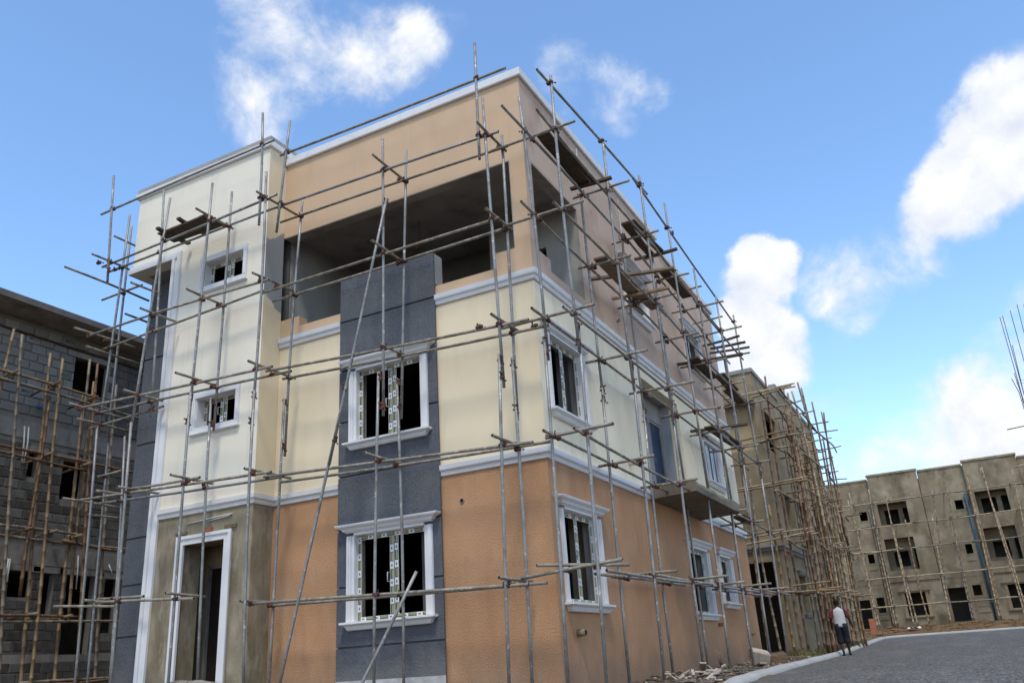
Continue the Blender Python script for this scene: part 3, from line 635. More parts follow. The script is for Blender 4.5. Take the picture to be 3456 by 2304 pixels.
class Scaffold:
    def __init__(s, base, label): s.e = empty('steel_scaffold', base, label, 'scaffold', 'steel tube scaffolds on the painted house'); s.std = []; s.led = []; s.n = 0
    def standard(s, a, b): s.std.append((Vector(a), Vector(b))); return steel_tube('standard', a, b, s.e)
    def ledger(s, a, b): s.led.append((Vector(a), Vector(b))); return steel_tube('ledger', a, b, s.e, m=STEEL_D if random.random() < .75 else STEEL)
    def coupler(s, p, rz, tilt=0, red=None):
        o = add('coupler', CP[1 if (random.random() < .3 if red is None else red) else 0], s.e); o.location = p; o.rotation_euler = (random.uniform(-.1, .1)+tilt, random.uniform(-.15, .15), rz); k = random.uniform(1.08, 1.28); o.scale = (k, k, k); s.n += 1
    def transom(s, a, b):
        return steel_tube('transom', a, b, s.e, m=STEEL_D)
    def lap(s, p, rz):
        s.coupler(p, rz, math.pi/2)
    def join(s):
        for (a, b) in s.std:
            for (c, d) in s.led:
                # closest approach
                u, v, w = b-a, d-c, a-c
                A, Bq, C_, D, E_ = u.dot(u), u.dot(v), v.dot(v), u.dot(w), v.dot(w); den = A*C_-Bq*Bq
                if abs(den) < 1e-6: continue
                t, q = (Bq*E_-C_*D)/den, (A*E_-Bq*D)/den
                if 0 <= t <= 1 and 0 <= q <= 1:
                    P, Q = a+u*t, c+v*q
                    if (P-Q).length < .13:
                        dd = Q-P; rz = math.atan2(dd.y, dd.x)-math.pi/2
                        s.coupler(P, rz)
    def finish(s):
        for o in s.e.children: o.location = o.location-s.e.location
J = random.uniform
# --- stair tower front (planes y = -1.36 and -0.82)
ST = Scaffold((-7.5, -1.1, 0), 'steel tube scaffold standing before the off-white stair tower at the left')
for a, b in [((-5.46, -1.42, 11.83), (-5.40, -1.42, 9.07)), ((-5.33, -1.36, 10.34), (-5.38, -1.36, 4.75)), ((-5.30, -1.42, 5.51), (-5.24, -1.36, -.3)),
             ((-6.89, -1.36, 10.60), (-7.05, -1.36, 5.09)), ((-6.99, -1.42, 5.82), (-7.04, -1.36, -.3)), ((-6.86, -.82, 10.64), (-6.93, -.82, 5.14)), ((-7.0, -.88, 5.83), (-6.90, -.82, .2)),
             ((-8.19, -1.36, 10.66), (-8.71, -1.36, 5.27)), ((-8.64, -1.42, 5.50), (-8.50, -1.36, -.3)), ((-9.10, -.82, 11.46), (-8.81, -.82, 5.79)), ((-9.56, -.82, 5.49), (-9.21, -.82, -.3)),
             ((-10.16, -1.42, 11.89), (-9.92, -1.42, 9.02)), ((-10.22, -.82, 11.13), (-10.43, -.82, 5.71)), ((-10.42, -.88, 5.86), (-10.23, -.82, -.3)),
             ((-10.65, -.42, 11.13), (-10.65, -.42, 5.64)), ((-10.69, -.36, 6.02), (-10.39, -.42, -.3))]: ST.standard(a, b)
for a, b in [((-10.52, -1.37, 10.97), (-5.15, -1.37, 11.05)), ((-10.32, -1.31, 9.55), (-5.06, -1.31, 9.73)), ((-10.69, -.87, 9.70), (-5.24, -.87, 9.78)),
             ((-10.54, -1.31, 7.88), (-5.17, -1.31, 7.82)), ((-10.55, -.87, 7.70), (-5.74, -.87, 7.90)), ((-10.39, -1.31, 6.18), (-4.98, -1.31, 5.95)), ((-10.49, -.87, 6.17), (-4.90, -.87, 5.96)),
             ((-10.81, -.77, 5.90), (-8.51, -.77, 5.97)), ((-10.16, -1.31, 4.13), (-4.90, -1.31, 3.91)), ((-10.08, -.87, 4.11), (-5.01, -.87, 3.91)), ((-8.75, -1.25, 4.16), (-6.75, -1.25, 4.10)),
             ((-9.26, -1.31, 2.02), (-6.62, -1.31, 1.86)), ((-9.79, -.87, 2.14), (-8.46, -.87, 2.08)), ((-10.50, -1.31, 2.05), (-8.70, -1.30, 1.90)),
             ((-11.32, -.5, 9.27), (-9.93, -.5, 9.30)), ((-10.72, -.5, 4.84), (-9.96, -.5, 4.86))]: ST.ledger(a, b)
for (x, z, y0, y1) in [(-6.93, 9.82, -1.72, -.66), (-6.97, 7.93, -1.75, -.66), (-6.98, 6.13, -1.82, -.66), (-7.0, 4.11, -1.72, -.68), (-7.0, 1.96, -1.62, -.7), (-8.42, 7.90, -1.66, -.68), (-8.66, 6.14, -1.66, -.68), (-8.6, 4.15, -1.6, -.55), (-9.4, 4.2, -1.5, -.65), (-5.39, 9.80, -1.55, -.30), (-5.36, 7.94, -1.55, -.30), (-5.37, 6.06, -1.55, -.24), (-5.36, 4.02, -1.5, -.28),
                       (-10.45, 9.26, -2.13, .15), (-10.48, 7.96, -1.70, -.1), (-10.5, 7.62, -1.35, .08), (-10.48, 6.22, -1.60, -.2), (-10.5, 5.95, -1.36, .02), (-10.42, 4.17, -1.5, -.06), (-10.45, 3.94, -.85, .09), (-10.5, 9.88, -1.48, -.40), (-10.52, 10.57, -.95, -.25), (-10.5, 8.72, -.45, .2), (-9.0, 8.74, -1.5, -.7), (-9.3, 2.05, -1.55, -.7)]:
    ST.transom((x+J(-.02, .02), y0, z+J(-.02, .02)), (x+J(-.02, .02), y1, z+J(-.02, .02)))
for p in [(-5.36, -1.39, 4.9), (-5.32, -1.39, 5.4), (-7.03, -1.39, 5.2), (-7.0, -1.39, 5.7), (-6.94, -.85, 5.25), (-6.95, -.85, 5.72), (-8.68, -1.39, 5.38), (-10.43, -.85, 5.78), (-10.67, -.4, 5.8), (-9.93, -1.42, 9.3)]: ST.lap(p, J(-.5, .5))
for (x, z) in [(-6.93, 9.78), (-6.97, 7.89), (-6.98, 6.08), (-7.0, 4.06), (-5.38, 9.75), (-5.36, 7.87), (-5.37, 5.99), (-5.36, 3.95), (-10.45, 9.7), (-10.48, 7.9), (-10.48, 6.17)]:
    for y in (-1.31, -.87): ST.coupler((x+.02, y, z), math.pi/2)
ST.join(); ST.finish()
# --- main front (planes y = -1.0 and -0.42)
SF = Scaffold((-2.6, -.8, 0), 'steel tube scaffold with a long raking brace before the grey pier')
for a, b in [((-5.01, -1.06, 11.69), (-5.26, -1.06, 9.02)), ((-5.16, -.42, 10.04), (-5.40, -.42, 4.44)), ((-5.41, -.48, 5.60), (-5.59, -.42, -.3)),
             ((-2.61, -1.0, 10.36), (-2.64, -1.0, 4.60)), ((-2.70, -1.05, 5.42), (-2.86, -1.0, -.3)), ((-2.44, -.42, 10.34), (-2.66, -.42, 4.68)), ((-2.72, -.46, 5.46), (-2.69, -.42, -.3)),
             ((-.38, -1.06, 11.66), (-.41, -1.06, 9.04)), ((-.31, -1.0, 10.40), (-.22, -1.0, 4.63)), ((-.25, -1.05, 5.22), (-.44, -1.0, -.3)),
             ((-.24, -.42, 9.87), (-.30, -.42, 4.22)), ((-.30, -.48, 5.33), (-.35, -.42, -.3))]: SF.standard(a, b)
for a, b in [((-5.30, -1.01, 10.92), (.22, -1.01, 10.85)), ((-5.68, -.95, 9.71), (-.04, -.95, 9.57)), ((-5.72, -.47, 9.67), (-.11, -.47, 9.55)), ((-5.67, -.95, 7.79), (-.13, -.95, 7.79)), ((-5.85, -.47, 7.82), (-.16, -.47, 7.84)),
             ((-5.48, -.95, 6.06), (.29, -.95, 5.73)), ((-5.48, -.47, 6.03), (.43, -.47, 5.75)), ((-5.41, -.95, 3.95), (.21, -.95, 3.65)), ((-5.43, -.47, 3.93), (.29, -.47, 3.74)), ((-5.72, -.95, 1.70), (-.03, -.95, 1.50)), ((-5.63, -.47, 1.67), (.05, -.47, 1.54))]: SF.ledger(a, b)
for (x, z, y0, y1) in [(-2.55, 9.70, -1.42, -.22), (-2.6, 7.86, -1.40, -.30), (-2.62, 5.93, -1.10, -.38), (-2.72, 3.88, -1.45, -.30), (-.26, 9.62, -1.35, -.25), (-.25, 7.87, -1.25, -.30), (-.22, 5.85, -1.28, -.34), (-.28, 3.76, -1.38, -.36), (-.36, 1.60, -1.28, -.2), (-5.55, 1.73, -1.25, -.32)]:
    SF.transom((x+J(-.02, .02), y0, z+J(-.01, .02)), (x+J(-.02, .02), y1, z+J(-.01, .02)))
    for y in (-.95, -.47): SF.coupler((x, y, z-.05), math.pi/2)
steel_tube('brace', (-2.48, -1.07, 8.9), (-3.72, -1.13, 3.88), SF.e); steel_tube('brace', (-3.36, -1.09, 5.41), (-4.82, -1.18, -.35), SF.e)
steel_tube('brace', (-1.98, -1.04, 1.88), (-3.05, -1.75, -.5), SF.e)
for p in [(-2.63, -1.03, 4.75), (-2.68, -1.03, 5.3), (-2.67, -.44, 4.9), (-2.69, -.44, 5.35), (-.23, -1.03, 4.8), (-.24, -1.03, 5.1), (-.3, -.45, 4.4), (-.3, -.45, 5.2), (-5.4, -.45, 4.6), (-5.4, -.45, 5.5), (-2.5, -1.05, 8.82), (-3.6, -1.12, 4.3), (-3.42, -1.1, 5.25)]: SF.lap(p, J(-.5, .5))
SF.coupler((-.62, -.95, 5.82), math.pi/2); SF.coupler((.2, -.47, 5.8), math.pi/2)
SF.join(); SF.finish()
# --- side (planes x = 0.96 and 0.38)
SR = Scaffold((.7, 6, 0), 'long steel tube scaffold along the side wall above the rubble strip')
YO = [(-.55, 10.62), (2.05, 10.72), (4.45, 11.09), (6.60, 11.38), (8.75, 10.36), (10.9, 10.3), (13.1, 10.45)]
YI = [(-.60, 10.26), (1.92, 10.62), (4.35, 10.55), (6.75, 10.2), (8.85, 9.9), (11.1, 9.75), (13.4, 9.7)]
for k, (y, top) in enumerate(YO):
    spl = 5.3+J(-.15, .15); dy = .06
    bot = gz(.96, y)-.02
    if k in (3, 4):          # stand on and under the balcony slab
        SR.standard((.93, y-.1, top), (.95, y+.1, 3.88)); SR.standard((.96, y-.12, 3.64), (.99, y-.38, bot))
    else:
        SR.standard((.96, y-.08, top), (.96, y+.06, spl-.25)); SR.standard((.96, y+.06+dy, spl+.3), (.96, y-.12-(.35 if k > 4 else 0), bot)); SR.lap((.96, y+.07, spl-.1), J(0, 3)); SR.lap((.96, y+.09, spl+.2), J(0, 3))
for k, (y, top) in enumerate(YI):
    spl = 5.1+J(-.15, .15); bot = gz(.38, y)-.02
    if k in (3, 4):
        SR.standard((.38, y-.1, top), (.38, y+.05, 3.90)); SR.standard((.40, y-.1, 3.65), (.44, y-.25, bot)) if k == 3 else None
    else:
        SR.standard((.38, y-.25 if k == 0 else y-.05, top), (.38, y+.12 if k == 0 else y+.03, spl-.1)); SR.standard((.38, y+.02, spl+.25), (.38, y-.12, bot)); SR.lap((.38, y+.05, spl), J(0, 3)); SR.lap((.38, y+.05, spl+.2), J(0, 3))
def zl(level, y):     # ledger heights sink slightly towards the far end
    z0, z1 = {'a': (9.45, 9.15), 'b': (7.78, 7.52), 'c': (5.82, 5.66), 'd': (3.76, 3.55), 'e': (1.66, 1.82)}[level]
    return z0+(z1-z0)*max(0, y)/13+( .18*math.exp(-((y-3.5)/2.5)**2) if level in 'ab' else 0)
for a, b in [((.91, -1.14, 10.43), (.91, 5.05, 10.93)), ((.91, 4.01, 10.84), (.91, 13.55, 10.20))]: SR.ledger(a, b)
for lv, off in (('a', 0), ('b', .1), ('c', .05), ('d', .0), ('e', 0)):
    cuts_o = {'a': [(-1.3, 4.9), (4.3, 10.9), (8.2, 13.7)], 'b': [(-.9, 5.3), (4.0, 9.4), (8.5, 13.8)], 'c': [(-.9, 4.9), (4.7, 9.8), (8.6, 13.9)], 'd': [(-.9, 5.25), (9.25, 13.9)], 'e': [(-.1, 5.1), (2.2, 7.6), (6.0, 11.4), (9.8, 14.8)]}[lv]
    cuts_i = {'a': [(-1.7, 4.6), (4.2, 10.9), (10.6, 13.9)], 'b': [(-1.2, 5.0), (4.1, 9.6), (8.9, 13.9)], 'c': [(-1.1, 4.9), (4.6, 9.5), (8.7, 14.1)], 'd': [(-1.0, 5.2), (9.25, 14.0)], 'e': [(.6, 5.6), (3.6, 9.2), (8.2, 14.4)]}[lv]
    for i, (p, q) in enumerate(cuts_o): z = .05*(i % 2); SR.ledger((.91-.0*i, p, zl(lv, p)+z), (.91, q, zl(lv, q)+z))
    for i, (p, q) in enumerate(cuts_i): z = .05*(i % 2); SR.ledger((.43, p, zl(lv, p)+.03+z), (.43, q, zl(lv, q)+.03+z))
    for k in range(7):
        y = (YO[k][0]+YI[k][0])/2+.08
        if lv == 'd' and k in (3,): continue
        z = zl(lv, y)+.07
        x0, x1 = J(.02, .16), J(1.18, 1.55)
        if lv == 'e': x0, x1 = (J(.1, .25), J(1.35, 1.7))
        if lv == 'e' and k == 0: SR.transom((-.32, y-.12, z-.1), (1.35, y-.05, z+.02)); SR.transom((.05, y-.3, z+.05), (1.1, y+.9, z+.03))
        elif k == 0 and lv in 'abc': SR.transom((-.45 if lv != 'b' else -.28, y-.02, z), (1.3, y, z+.02))
        elif lv == 'd' and k == 0: SR.transom((.25, y, z), (1.42, y, z)); SR.transom((.28, y-.12, z-.06), (1.45, y-.14, z-.03))
        else: SR.transom((x0, y, z+J(-.02, .02)), (x1, y+J(-.04, .04), z+J(-.02, .02)))
        for x in (.43, .91): SR.coupler((x, y, z-.05), 0)
for (y, z) in ((4.45, 10.92), (6.6, 10.75), (8.75, 10.55), (10.9, 10.38), (13.1, 10.25)):
    if y > 6: SR.transom((J(-.1, .2), y, z-.75), (1.05, y, z-.72))
SR.coupler((.91, 6.9, 10.7), 0)
SR.join(); SR.finish()

# ------------------------------------------------------------------ planks lying on the scaffolds
def plank(p, size, rz, label, m=WOOD, tilt=(0, 0), grp='scaffold planks'):
    L, Wd, H = size; B = MB(); n_ = 6; rings = []
    for i in range(n_+1):
        x = -L/2+L*i/n_; w = .006*math.sin(i*1.9)+random.uniform(-.004, .004); b = .012*math.sin(math.pi*i/n_)
        rings.append([(x, -Wd/2+w, -b), (x, Wd/2+w, -b), (x, Wd/2+w, H-b), (x, -Wd/2+w, H-b)])
    B.rings(rings, sm=False); o = B.build('plank', m); o.location = p; o.rotation_euler = (tilt[0], tilt[1], rz)
    return tag(o, label, 'plank', grp)
plank((-7.78, -.95, 9.86), (1.55, .27, .04), R(2), 'inner dark board of the pair before the top of the stair tower')
plank((-7.80, -1.22, 9.85), (1.45, .25, .04), R(-1), 'outer dark board of the pair before the top of the stair tower')
plank((-8.3, -1.09, 9.82), (.9, .1, .05), R(90), 'short batten under the left end of the tower boards', grp='battens')
plank((-7.75, -1.09, 9.905), (.8, .1, .05), R(94), 'short batten lying across the middle of the tower boards', grp='battens')
Y90 = R(90)
plank((.56, .70, 9.62), (2.1, .26, .04), Y90+.02, 'wide dark board on the topmost side lift nearest the house corner')
plank((.74, .85, 9.60), (1.9, .10, .04), Y90-.02, 'narrow board beside the wide one on the topmost side lift nearest the corner')
plank((.68, 1.72, 9.57), (.9, .09, .05), R(4), 'batten under the far end of the boards on the topmost corner lift', grp='battens')
plank((.56, 4.95, 9.74), (1.9, .18, .04), Y90+.02, 'inner board of the split pair high above the second floor window hood', m=WOOD)
plank((.78, 4.95, 9.74), (1.9, .16, .04), Y90-.03, 'outer board of the split pair high above the second floor window hood')
plank((.68, 5.9, 9.69), (1.1, .09, .05), R(3), 'batten under the far end of the split boards', grp='battens')
plank((.66, 7.5, 9.50), (2.1, .26, .04), Y90, 'single wide brown board on the top lift below the far parapet')
plank((.60, 3.2, 7.98), (2.5, .27, .04), Y90+.015, 'long pale wide board before the second floor side window', m=WOODL)
plank((.72, 4.6, 7.97), (1.2, .3, .04), Y90-.03, 'short pale board lapping the far end of the long wide board', m=WOODL)
plank((.75, 3.2, 8.05), (2.0, .11, .05), R(18), 'pale batten laid askew across the long wide board', m=WOODL, grp='battens')
plank((.75, 4.0, 7.90), (1.3, .08, .05), R(8), 'bamboo coloured batten under the long wide board', m=BAM[0], grp='battens')
plank((.58, 9.6, 7.74), (2.1, .28, .04), Y90, 'dark wide board on the middle lift before the far second floor window')
plank((.8, 11.2, 7.70), (1.9, .3, .04), Y90+.03, 'dark board lapping on towards the far end of the middle lift')
plank((.8, 9.2, 7.83), (1.9, .14, .05), R(10), 'dark batten pointing outwards across the far middle lift boards', grp='battens')
plank((.7, 12.6, 7.66), (1.6, .34, .04), Y90, 'last board at the far end of the middle side lift')
plank((.75, 10.0, 5.86), (2.6, .32, .04), Y90-.02, 'dark wide board on the lift above the balcony')
plank((.8, 9.3, 5.93), (1.5, .14, .05), R(12), 'dark batten sticking out over the board above the balcony', grp='battens')
plank((.7, 11.3, 3.76), (1.7, .36, .04), Y90, 'dark board on the low lift just past the balcony')
plank((.62, 12.2, 9.36), (1.2, .1, .045), R(-9), 'nearest of three loose battens at the far end of the top lift', grp='battens')
plank((.70, 12.7, 9.35), (1.1, .12, .045), R(5), 'middle one of three loose battens at the far end of the top lift', grp='battens')
plank((.64, 13.15, 9.34), (1.25, .1, .045), R(11), 'farthest of three loose battens at the far end of the top lift', grp='battens')

# ------------------------------------------------------------------ bamboo
def bamboo_pole(name, a, b, r, parent, m=None, bend=.06):
    a, b = Vector(a), Vector(b); L = (b-a).length; d = (b-a).normalized()
    side = d.cross(Vector((J(-1, 1), J(-1, 1), J(-1, 1)))).normalized()*J(0, bend)
    side2 = d.cross(side).normalized()*J(-bend, bend)*.5 if side.length > 1e-6 else Vector()
    pts, rad = [], []; s_ = J(0, .2); n_ = max(2, int(L/J(.34, .42)))
    for i in range(n_+1):
        t = i/n_; p = a+(b-a)*t+side*math.sin(math.pi*t)*2+side2*math.sin(2*math.pi*t); rr = r*(1.05-.25*t)
        e = min(.018/L, .2/n_)
        if i in (0, n_): pts.append(p); rad.append(rr)
        else:
            for (q, k) in ((-e, 1), (0, 1.22), (e, 1)):
                pts.append(p+d*q*L); rad.append(rr*k)
    B = MB(); B.tube(pts, rad, 7)
    return B.build(name, m or random.choice(BAM[:2]+BAM[:1]), parent, fix=False)
def tie(p, r, parent):
    B = MB(); c = Vector(p); rings = []
    for t in (-.05, -.02, .02, .05): rings.append([(c.x+(r+.018)*math.cos(a)*J(.9, 1.15), c.y+(r+.018)*math.sin(a)*J(.9, 1.15), c.z+t+J(-.01, .01)) for a in [2*math.pi*j/7 for j in range(7)]])
    B.rings(rings, sm=False); return B.build('lashing', WOODL, parent)

# ------------------------------------------------------------------ unfinished block house at the left
XL = -16.0
def tl(y, z): return (-12.77+(y+12.77)*1.1007, .35+(z-.35)*1.1007)
blk = empty('block_house', (XL-2, 3, 0), 'unpainted grey concrete block house with roof slab at the left edge', 'house')
lo_ = []
def lw(y0, y1, z0, z1):
    a, c = tl(y0, z0); b, d = tl(y1, z1); return (a, b, c, d)
LH = [lw(.86, 1.90, 7.83, 8.80), lw(-.03, .22, 5.43, 6.06), lw(.90, 1.54, 5.0, 6.0), lw(-.10, .5, 2.59, 3.2), lw(.70, 1.06, 2.2, 3.18), lw(1.40, 2.2, 1.3, 3.18), lw(2.48, 2.9, 1.8, 3.14), lw(-1.5, -.6, 5.2, 6.0), lw(-1.6, -.5, 8.0, 8.8)][:7]
wt = tl(0, 9.35)[1]
wall('mortar_wall', 'x', XL-.02, XL-.23, -6.0, 16, -.6, wt, LH, MORTAR, blk)
wall('back_wall', 'y', -6.0, -5.8, XL-7, XL-.235, -.6, wt, [], BEAM, blk); wall('back_wall', 'x', XL-7, XL-6.8, -5.79, 16, -.6, wt, [], BEAM, blk)
B = MB(); B.box(XL-6.79, XL-.24, -5.7, 15.9, 3.5, 3.7); B.box(XL-6.79, XL-.24, -5.7, 15.9, 6.7, 6.9); B.build('floor_slab', INSIDE, blk)
B = MB(); zt = wt+.01
B.prism([(XL-7.6, zt+.16), (XL-7.6, zt), (XL-.1, zt), (XL+.62, zt+.02), (XL+.86, zt+.04), (XL+.90, zt+.06), (XL+.90, zt+.20), (XL+.6, zt+.26)], 1, -6.8, 16.6); B.build('roof_slab', BEAM, blk)
B = MB(); B.box(XL+.901, XL+.95, -6.8, 16.6, zt+.05, zt+.23); B.build('fascia', mat('eave_fascia', (.13, .115, .105), .8, .25, 2), blk)
B = MB(); B.tube([(XL+.04, -6, zt-.42), (XL+.05, 0, zt-.40), (XL+.04, 8, zt-.43)], .03, 6); B.build('hanging_rod', RUST, blk)
bands = [lw(0, 0, 6.35, 6.80)[2:], lw(0, 0, 3.35, 3.78)[2:], lw(0, 0, 1.12, 1.32)[2:]]
for (c, d) in bands:
    wall('ring_beam', 'x', XL+.006, XL-.019, -4.0, 8, c, d, [h for h in LH], BEAM, blk)
bw, bh, jt = .43, .255, .018
proto_b = {}
cand = []
row = 0; z = -.3
while z+bh < wt-.02:
    off = (row % 2)*bw/2
    y = -3.0+off
    while y < 6.2:
        y0, y1 = y+jt/2, y+bw-jt/2; z0, z1 = z+jt/2, z+bh-jt/2
        # trim blocks at openings
        for h in LH:
            if z1 > h[2]+.02 and z0 < h[3]-.02:
                if y0 < h[0] < y1: y1 = h[0]
                elif y0 < h[1] < y1: y0 = h[1]
        cy, cz = (y0+y1)/2, (z0+z1)/2
        inb = any(z1 > c+.03 and z0 < d-.03 for (c, d) in bands)
        inh = any(h[0]-.01 < cy < h[1]+.01 and h[2]-.1 < cz < h[3]+.06 for h in LH)
        if not inb and not inh and y1-y0 > .06: cand.append((y0, y1, z0, z1))
        y += bw
    z += bh; row += 1
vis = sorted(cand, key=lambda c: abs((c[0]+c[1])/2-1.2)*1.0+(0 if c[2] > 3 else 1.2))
def block_mesh(w, low):
    k = round(w, 2)
    if (k, low) in proto_b: return random.choice(proto_b[(k, low)])
    out = []
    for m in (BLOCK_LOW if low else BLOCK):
        B = MB(); j = lambda: random.uniform(-.004, .004); W2, H2 = k/2, (bh-jt)/2
        B.rings([[(-.02, -W2, -H2), (-.02, W2, -H2), (-.02, W2, H2), (-.02, -W2, H2)], [(.0+j(), -W2, -H2), (.0+j(), W2, -H2), (.0+j(), W2, H2), (.0+j(), -W2, H2)], [(.011+j(), -W2+.016+j(), -H2+.016), (.011+j(), W2-.016, -H2+.016+j()), (.011+j(), W2-.016+j(), H2-.016), (.011+j(), -W2+.016, H2-.016+j())]], sm=False)
        o = B.build('block', m); out.append(o.data); bpy.data.objects.remove(o)
    proto_b[(k, low)] = out; return random.choice(out)
marked = 0
STENCIL = mat('faded_stencil_ink', (.06, .06, .065), .9, .5, 30, 0, 30, (.26, .26, .26), .9, (20, 20, 20), .48, .6)
BLOCK_LOW = [mat('stained_shaded_block_%d' % i, c, .95, .2, 2.0, .5, 60, tuple(x*.55 for x in c), .8, (1.2, 1.2, 1.2), .42, .62, fine=.2, fine_scale=70) for i, c in enumerate([(.155, .145, .13), (.125, .112, .096), (.18, .17, .152), (.105, .093, .08)])]  # lower-storey blocks: brown stain, with the wall's shade darkened into the colour too
for (y0, y1, z0, z1) in vis[:300]:
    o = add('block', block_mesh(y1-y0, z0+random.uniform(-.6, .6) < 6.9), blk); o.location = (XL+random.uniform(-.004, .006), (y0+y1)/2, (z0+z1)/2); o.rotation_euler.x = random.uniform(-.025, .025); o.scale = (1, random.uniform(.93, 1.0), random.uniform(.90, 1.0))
    yy, zz2 = (y0+y1)/2, (z0+z1)/2
    if y1-y0 > .4 and random.random() < (.16 if zz2 > 7.3 else .02) and marked < 7:
        marked += 1
        for txt, sz, dz in (('MEZA', .115, -.03),):
            cu = bpy.data.curves.new('stencil', 'FONT'); cu.body = txt; cu.size = sz; cu.align_x = 'CENTER'; cu.extrude = .0005; cu.offset = .001
            t = bpy.data.objects.new('tmp', cu); COL.objects.link(t); dg = bpy.context.evaluated_depsgraph_get(); me = bpy.data.meshes.new_from_object(t.evaluated_get(dg)); bpy.data.objects.remove(t)
            me.materials.clear(); me.materials.append(STENCIL)
            s_ = add('stencil', me, o); s_.rotation_euler = (R(90), 0, R(90)); s_.location = (.0175, .02, dz)
B = MB()
for (y0, y1, z0, z1) in vis[300:]: B.box(XL-.02, XL+.018+random.uniform(-.004, .004), y0, y1, z0, z1)
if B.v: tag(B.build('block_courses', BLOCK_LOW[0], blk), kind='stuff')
for h in LH:   # lintels
    B = MB(); B.box(XL-.21, XL+.024, h[0]-.25, h[1]+.25, h[3]+.001, h[3]+.15); B.build('lintel', BEAM, blk)
def tlp(y, z, dx=.06): a, b = tl(y, z); return (XL+dx, a, b)
B = MB(); p = Vector(tlp(.0, 7.2, 0)); B.tube([p-Vector((.1, 0, 0)), p+Vector((.22, .03, -.02))], .06, 10); B.build('blue_pipe_stub', mat('bright_blue_pipe', (.04, .16, .38), .4), blk)
B = MB(); p = Vector(tlp(-.3, 6.62)); B.tube([p, p+Vector((.05, .02, -.45)), p+Vector((.03, .06, -1.0))], .022, 6); B.tube([p+Vector((.03, .1, 0)), p+Vector((.06, .12, -.5)), p+Vector((.04, .1, -1.02))], .022, 6); B.build('conduit', WPIPE, blk)
B = MB(); p = Vector(tlp(-.27, 3.44))
for i in range(3): B.tube([p+Vector((.02, .05*i, 0)), p+Vector((.05, .05*i-.02, -.65+.03*i))], .022, 6)
B.build('conduit', WPIPE, blk)
B = MB(); p = Vector(tlp(1.59, 3.65)); B.tube([p, p+Vector((.04, .01, -.4)), p+Vector((.03, .03, -.9))], .018, 6); p = Vector(tlp(2.5, 3.5)); B.tube([p, p+Vector((.06, .14, -.32))], .02, 6); B.build('conduit', WPIPE, blk)
for o in blk.children:
    o.location = o.location-blk.location
# its bamboo scaffold
bs = empty('bamboo_scaffold', (-14.9, 1, 0), 'bamboo pole scaffold lashed together before the grey block house', 'scaffold', 'bamboo scaffolds')
XB = -14.9
def bl(y, z, dx=0): a, b = tl(y, z); return (XB+dx, a, b)
SB = [((-1.51, 8.59), (-2.1, 0)), ((-1.36, 8.47), (-.62, 0)), ((-.46, 8.31), (-.02, 0)), ((-.38, 7.2), (-.42, 2.5)), ((-.25, 8.18), (.05, 0)), ((.63, 8.46), (.70, 3.6)), ((.50, 7.5), (.72, 0)), ((.72, 8.32), (1.2, 0)), ((.82, 7.9), (.92, 2.0)), ((1.42, 7.96), (1.77, 0)), ((-2.2, 8.2), (-2.0, 0)), ((2.3, 7.6), (2.5, 0))]
for i, (a, b) in enumerate(SB):
    dx = (.0, .12, -.1)[i % 3]
    bamboo_pole('pole', bl(*b, dx=dx), bl(*a, dx=dx), .043, bs, [BAM[0], BAM[1], BAM[0], BAM[2]][i % 4], .05)
for z1, z2, y0, y1 in [(7.49, 7.43, -2.6, 1.0), (7.30, 7.18, -2.6, 2.6), (5.76, 5.71, -2.6, 2.8), (5.63, 5.53, -2.6, .9), (3.99, 3.96, -2.6, 1.1), (3.85, 3.75, -2.6, 2.6), (2.11, 2.08, -2.6, 1.1), (1.98, 2.01, -2.6, 2.6), (.68, .72, -.2, 2.6), (.64, .70, .1, 2.5), (3.80, 3.72, .4, 2.7)]:
    bamboo_pole('rail', bl(y0, z1, .07), bl(y1, z2, .07), .04, bs, random.choice([BAM[2], BAM[0], BAM[1]]), .04)
for (y, z) in [(-1.4, 7.42), (-.35, 7.4), (.7, 7.3), (-.3, 5.66), (.75, 5.6), (-.5, 3.9), (.1, 3.9), (.75, 3.86), (-.1, 2.05), (.72, 2.03)]:
    a = bl(y, z); bamboo_pole('putlog', (a[0]+.45, a[1]-.1, a[2]+.06), (XL+.05, a[1]+.12, a[2]+.04), .036, bs, random.choice(BAM[:3]), .02); tie(a, .05, bs)
for o in bs.children: o.location = o.location-bs.location

# ------------------------------------------------------------------ unfinished house next in the row (same plan, behind the painted one)
mid = empty('rendered_house', (-5, 26, 0), 'unpainted brown rendered house behind the painted one, wrapped in bamboo', 'house')
MY0, MY1 = 19.6, 33.6
MW = [(22.4, 23.8, 1.6, 3.0), (27.0, 28.4, 1.6, 3.0), (30.2, 31.4, 1.9, 3.0), (22.3, 23.8, 4.9, 6.2), (25.2, 27.6, 4.2, 6.5), (30, 31.4, 5.0, 6.2), (21.0, 23.2, 7.7, 9.3), (26.2, 27.6, 8.3, 9.4), (30, 31.4, 8.3, 9.4)]
wall('wall', 'x', 0, -.25, MY0+.26, 24.6, -.6, 10.55, MW, CEMENT, mid); wall('wall', 'x', .001, -.25, 24.601, MY1, -.6, 11.2, MW, CEMENT, mid)
wall('wall', 'y', MY0, MY0+.25, -6, 0, -.6, 3.72, [(-4.5, -.36, -.3, 3.36)], CEMENT, mid, 'dark porch opening below the cornice')
wall('wall', 'y', MY0, MY0+.25, -6, 0, 3.721, 10.55, [(-5, -.30, 7.5, 9.3)], CEMENT, mid)
wall('infill_panel', 'y', MY0+.1, MY0+.2, -5, -.31, 7.5, 9.29, [], mat('pale_render', (.40, .31, .19), .9, .12, 1), mid, 'paler buff infill in the top opening')
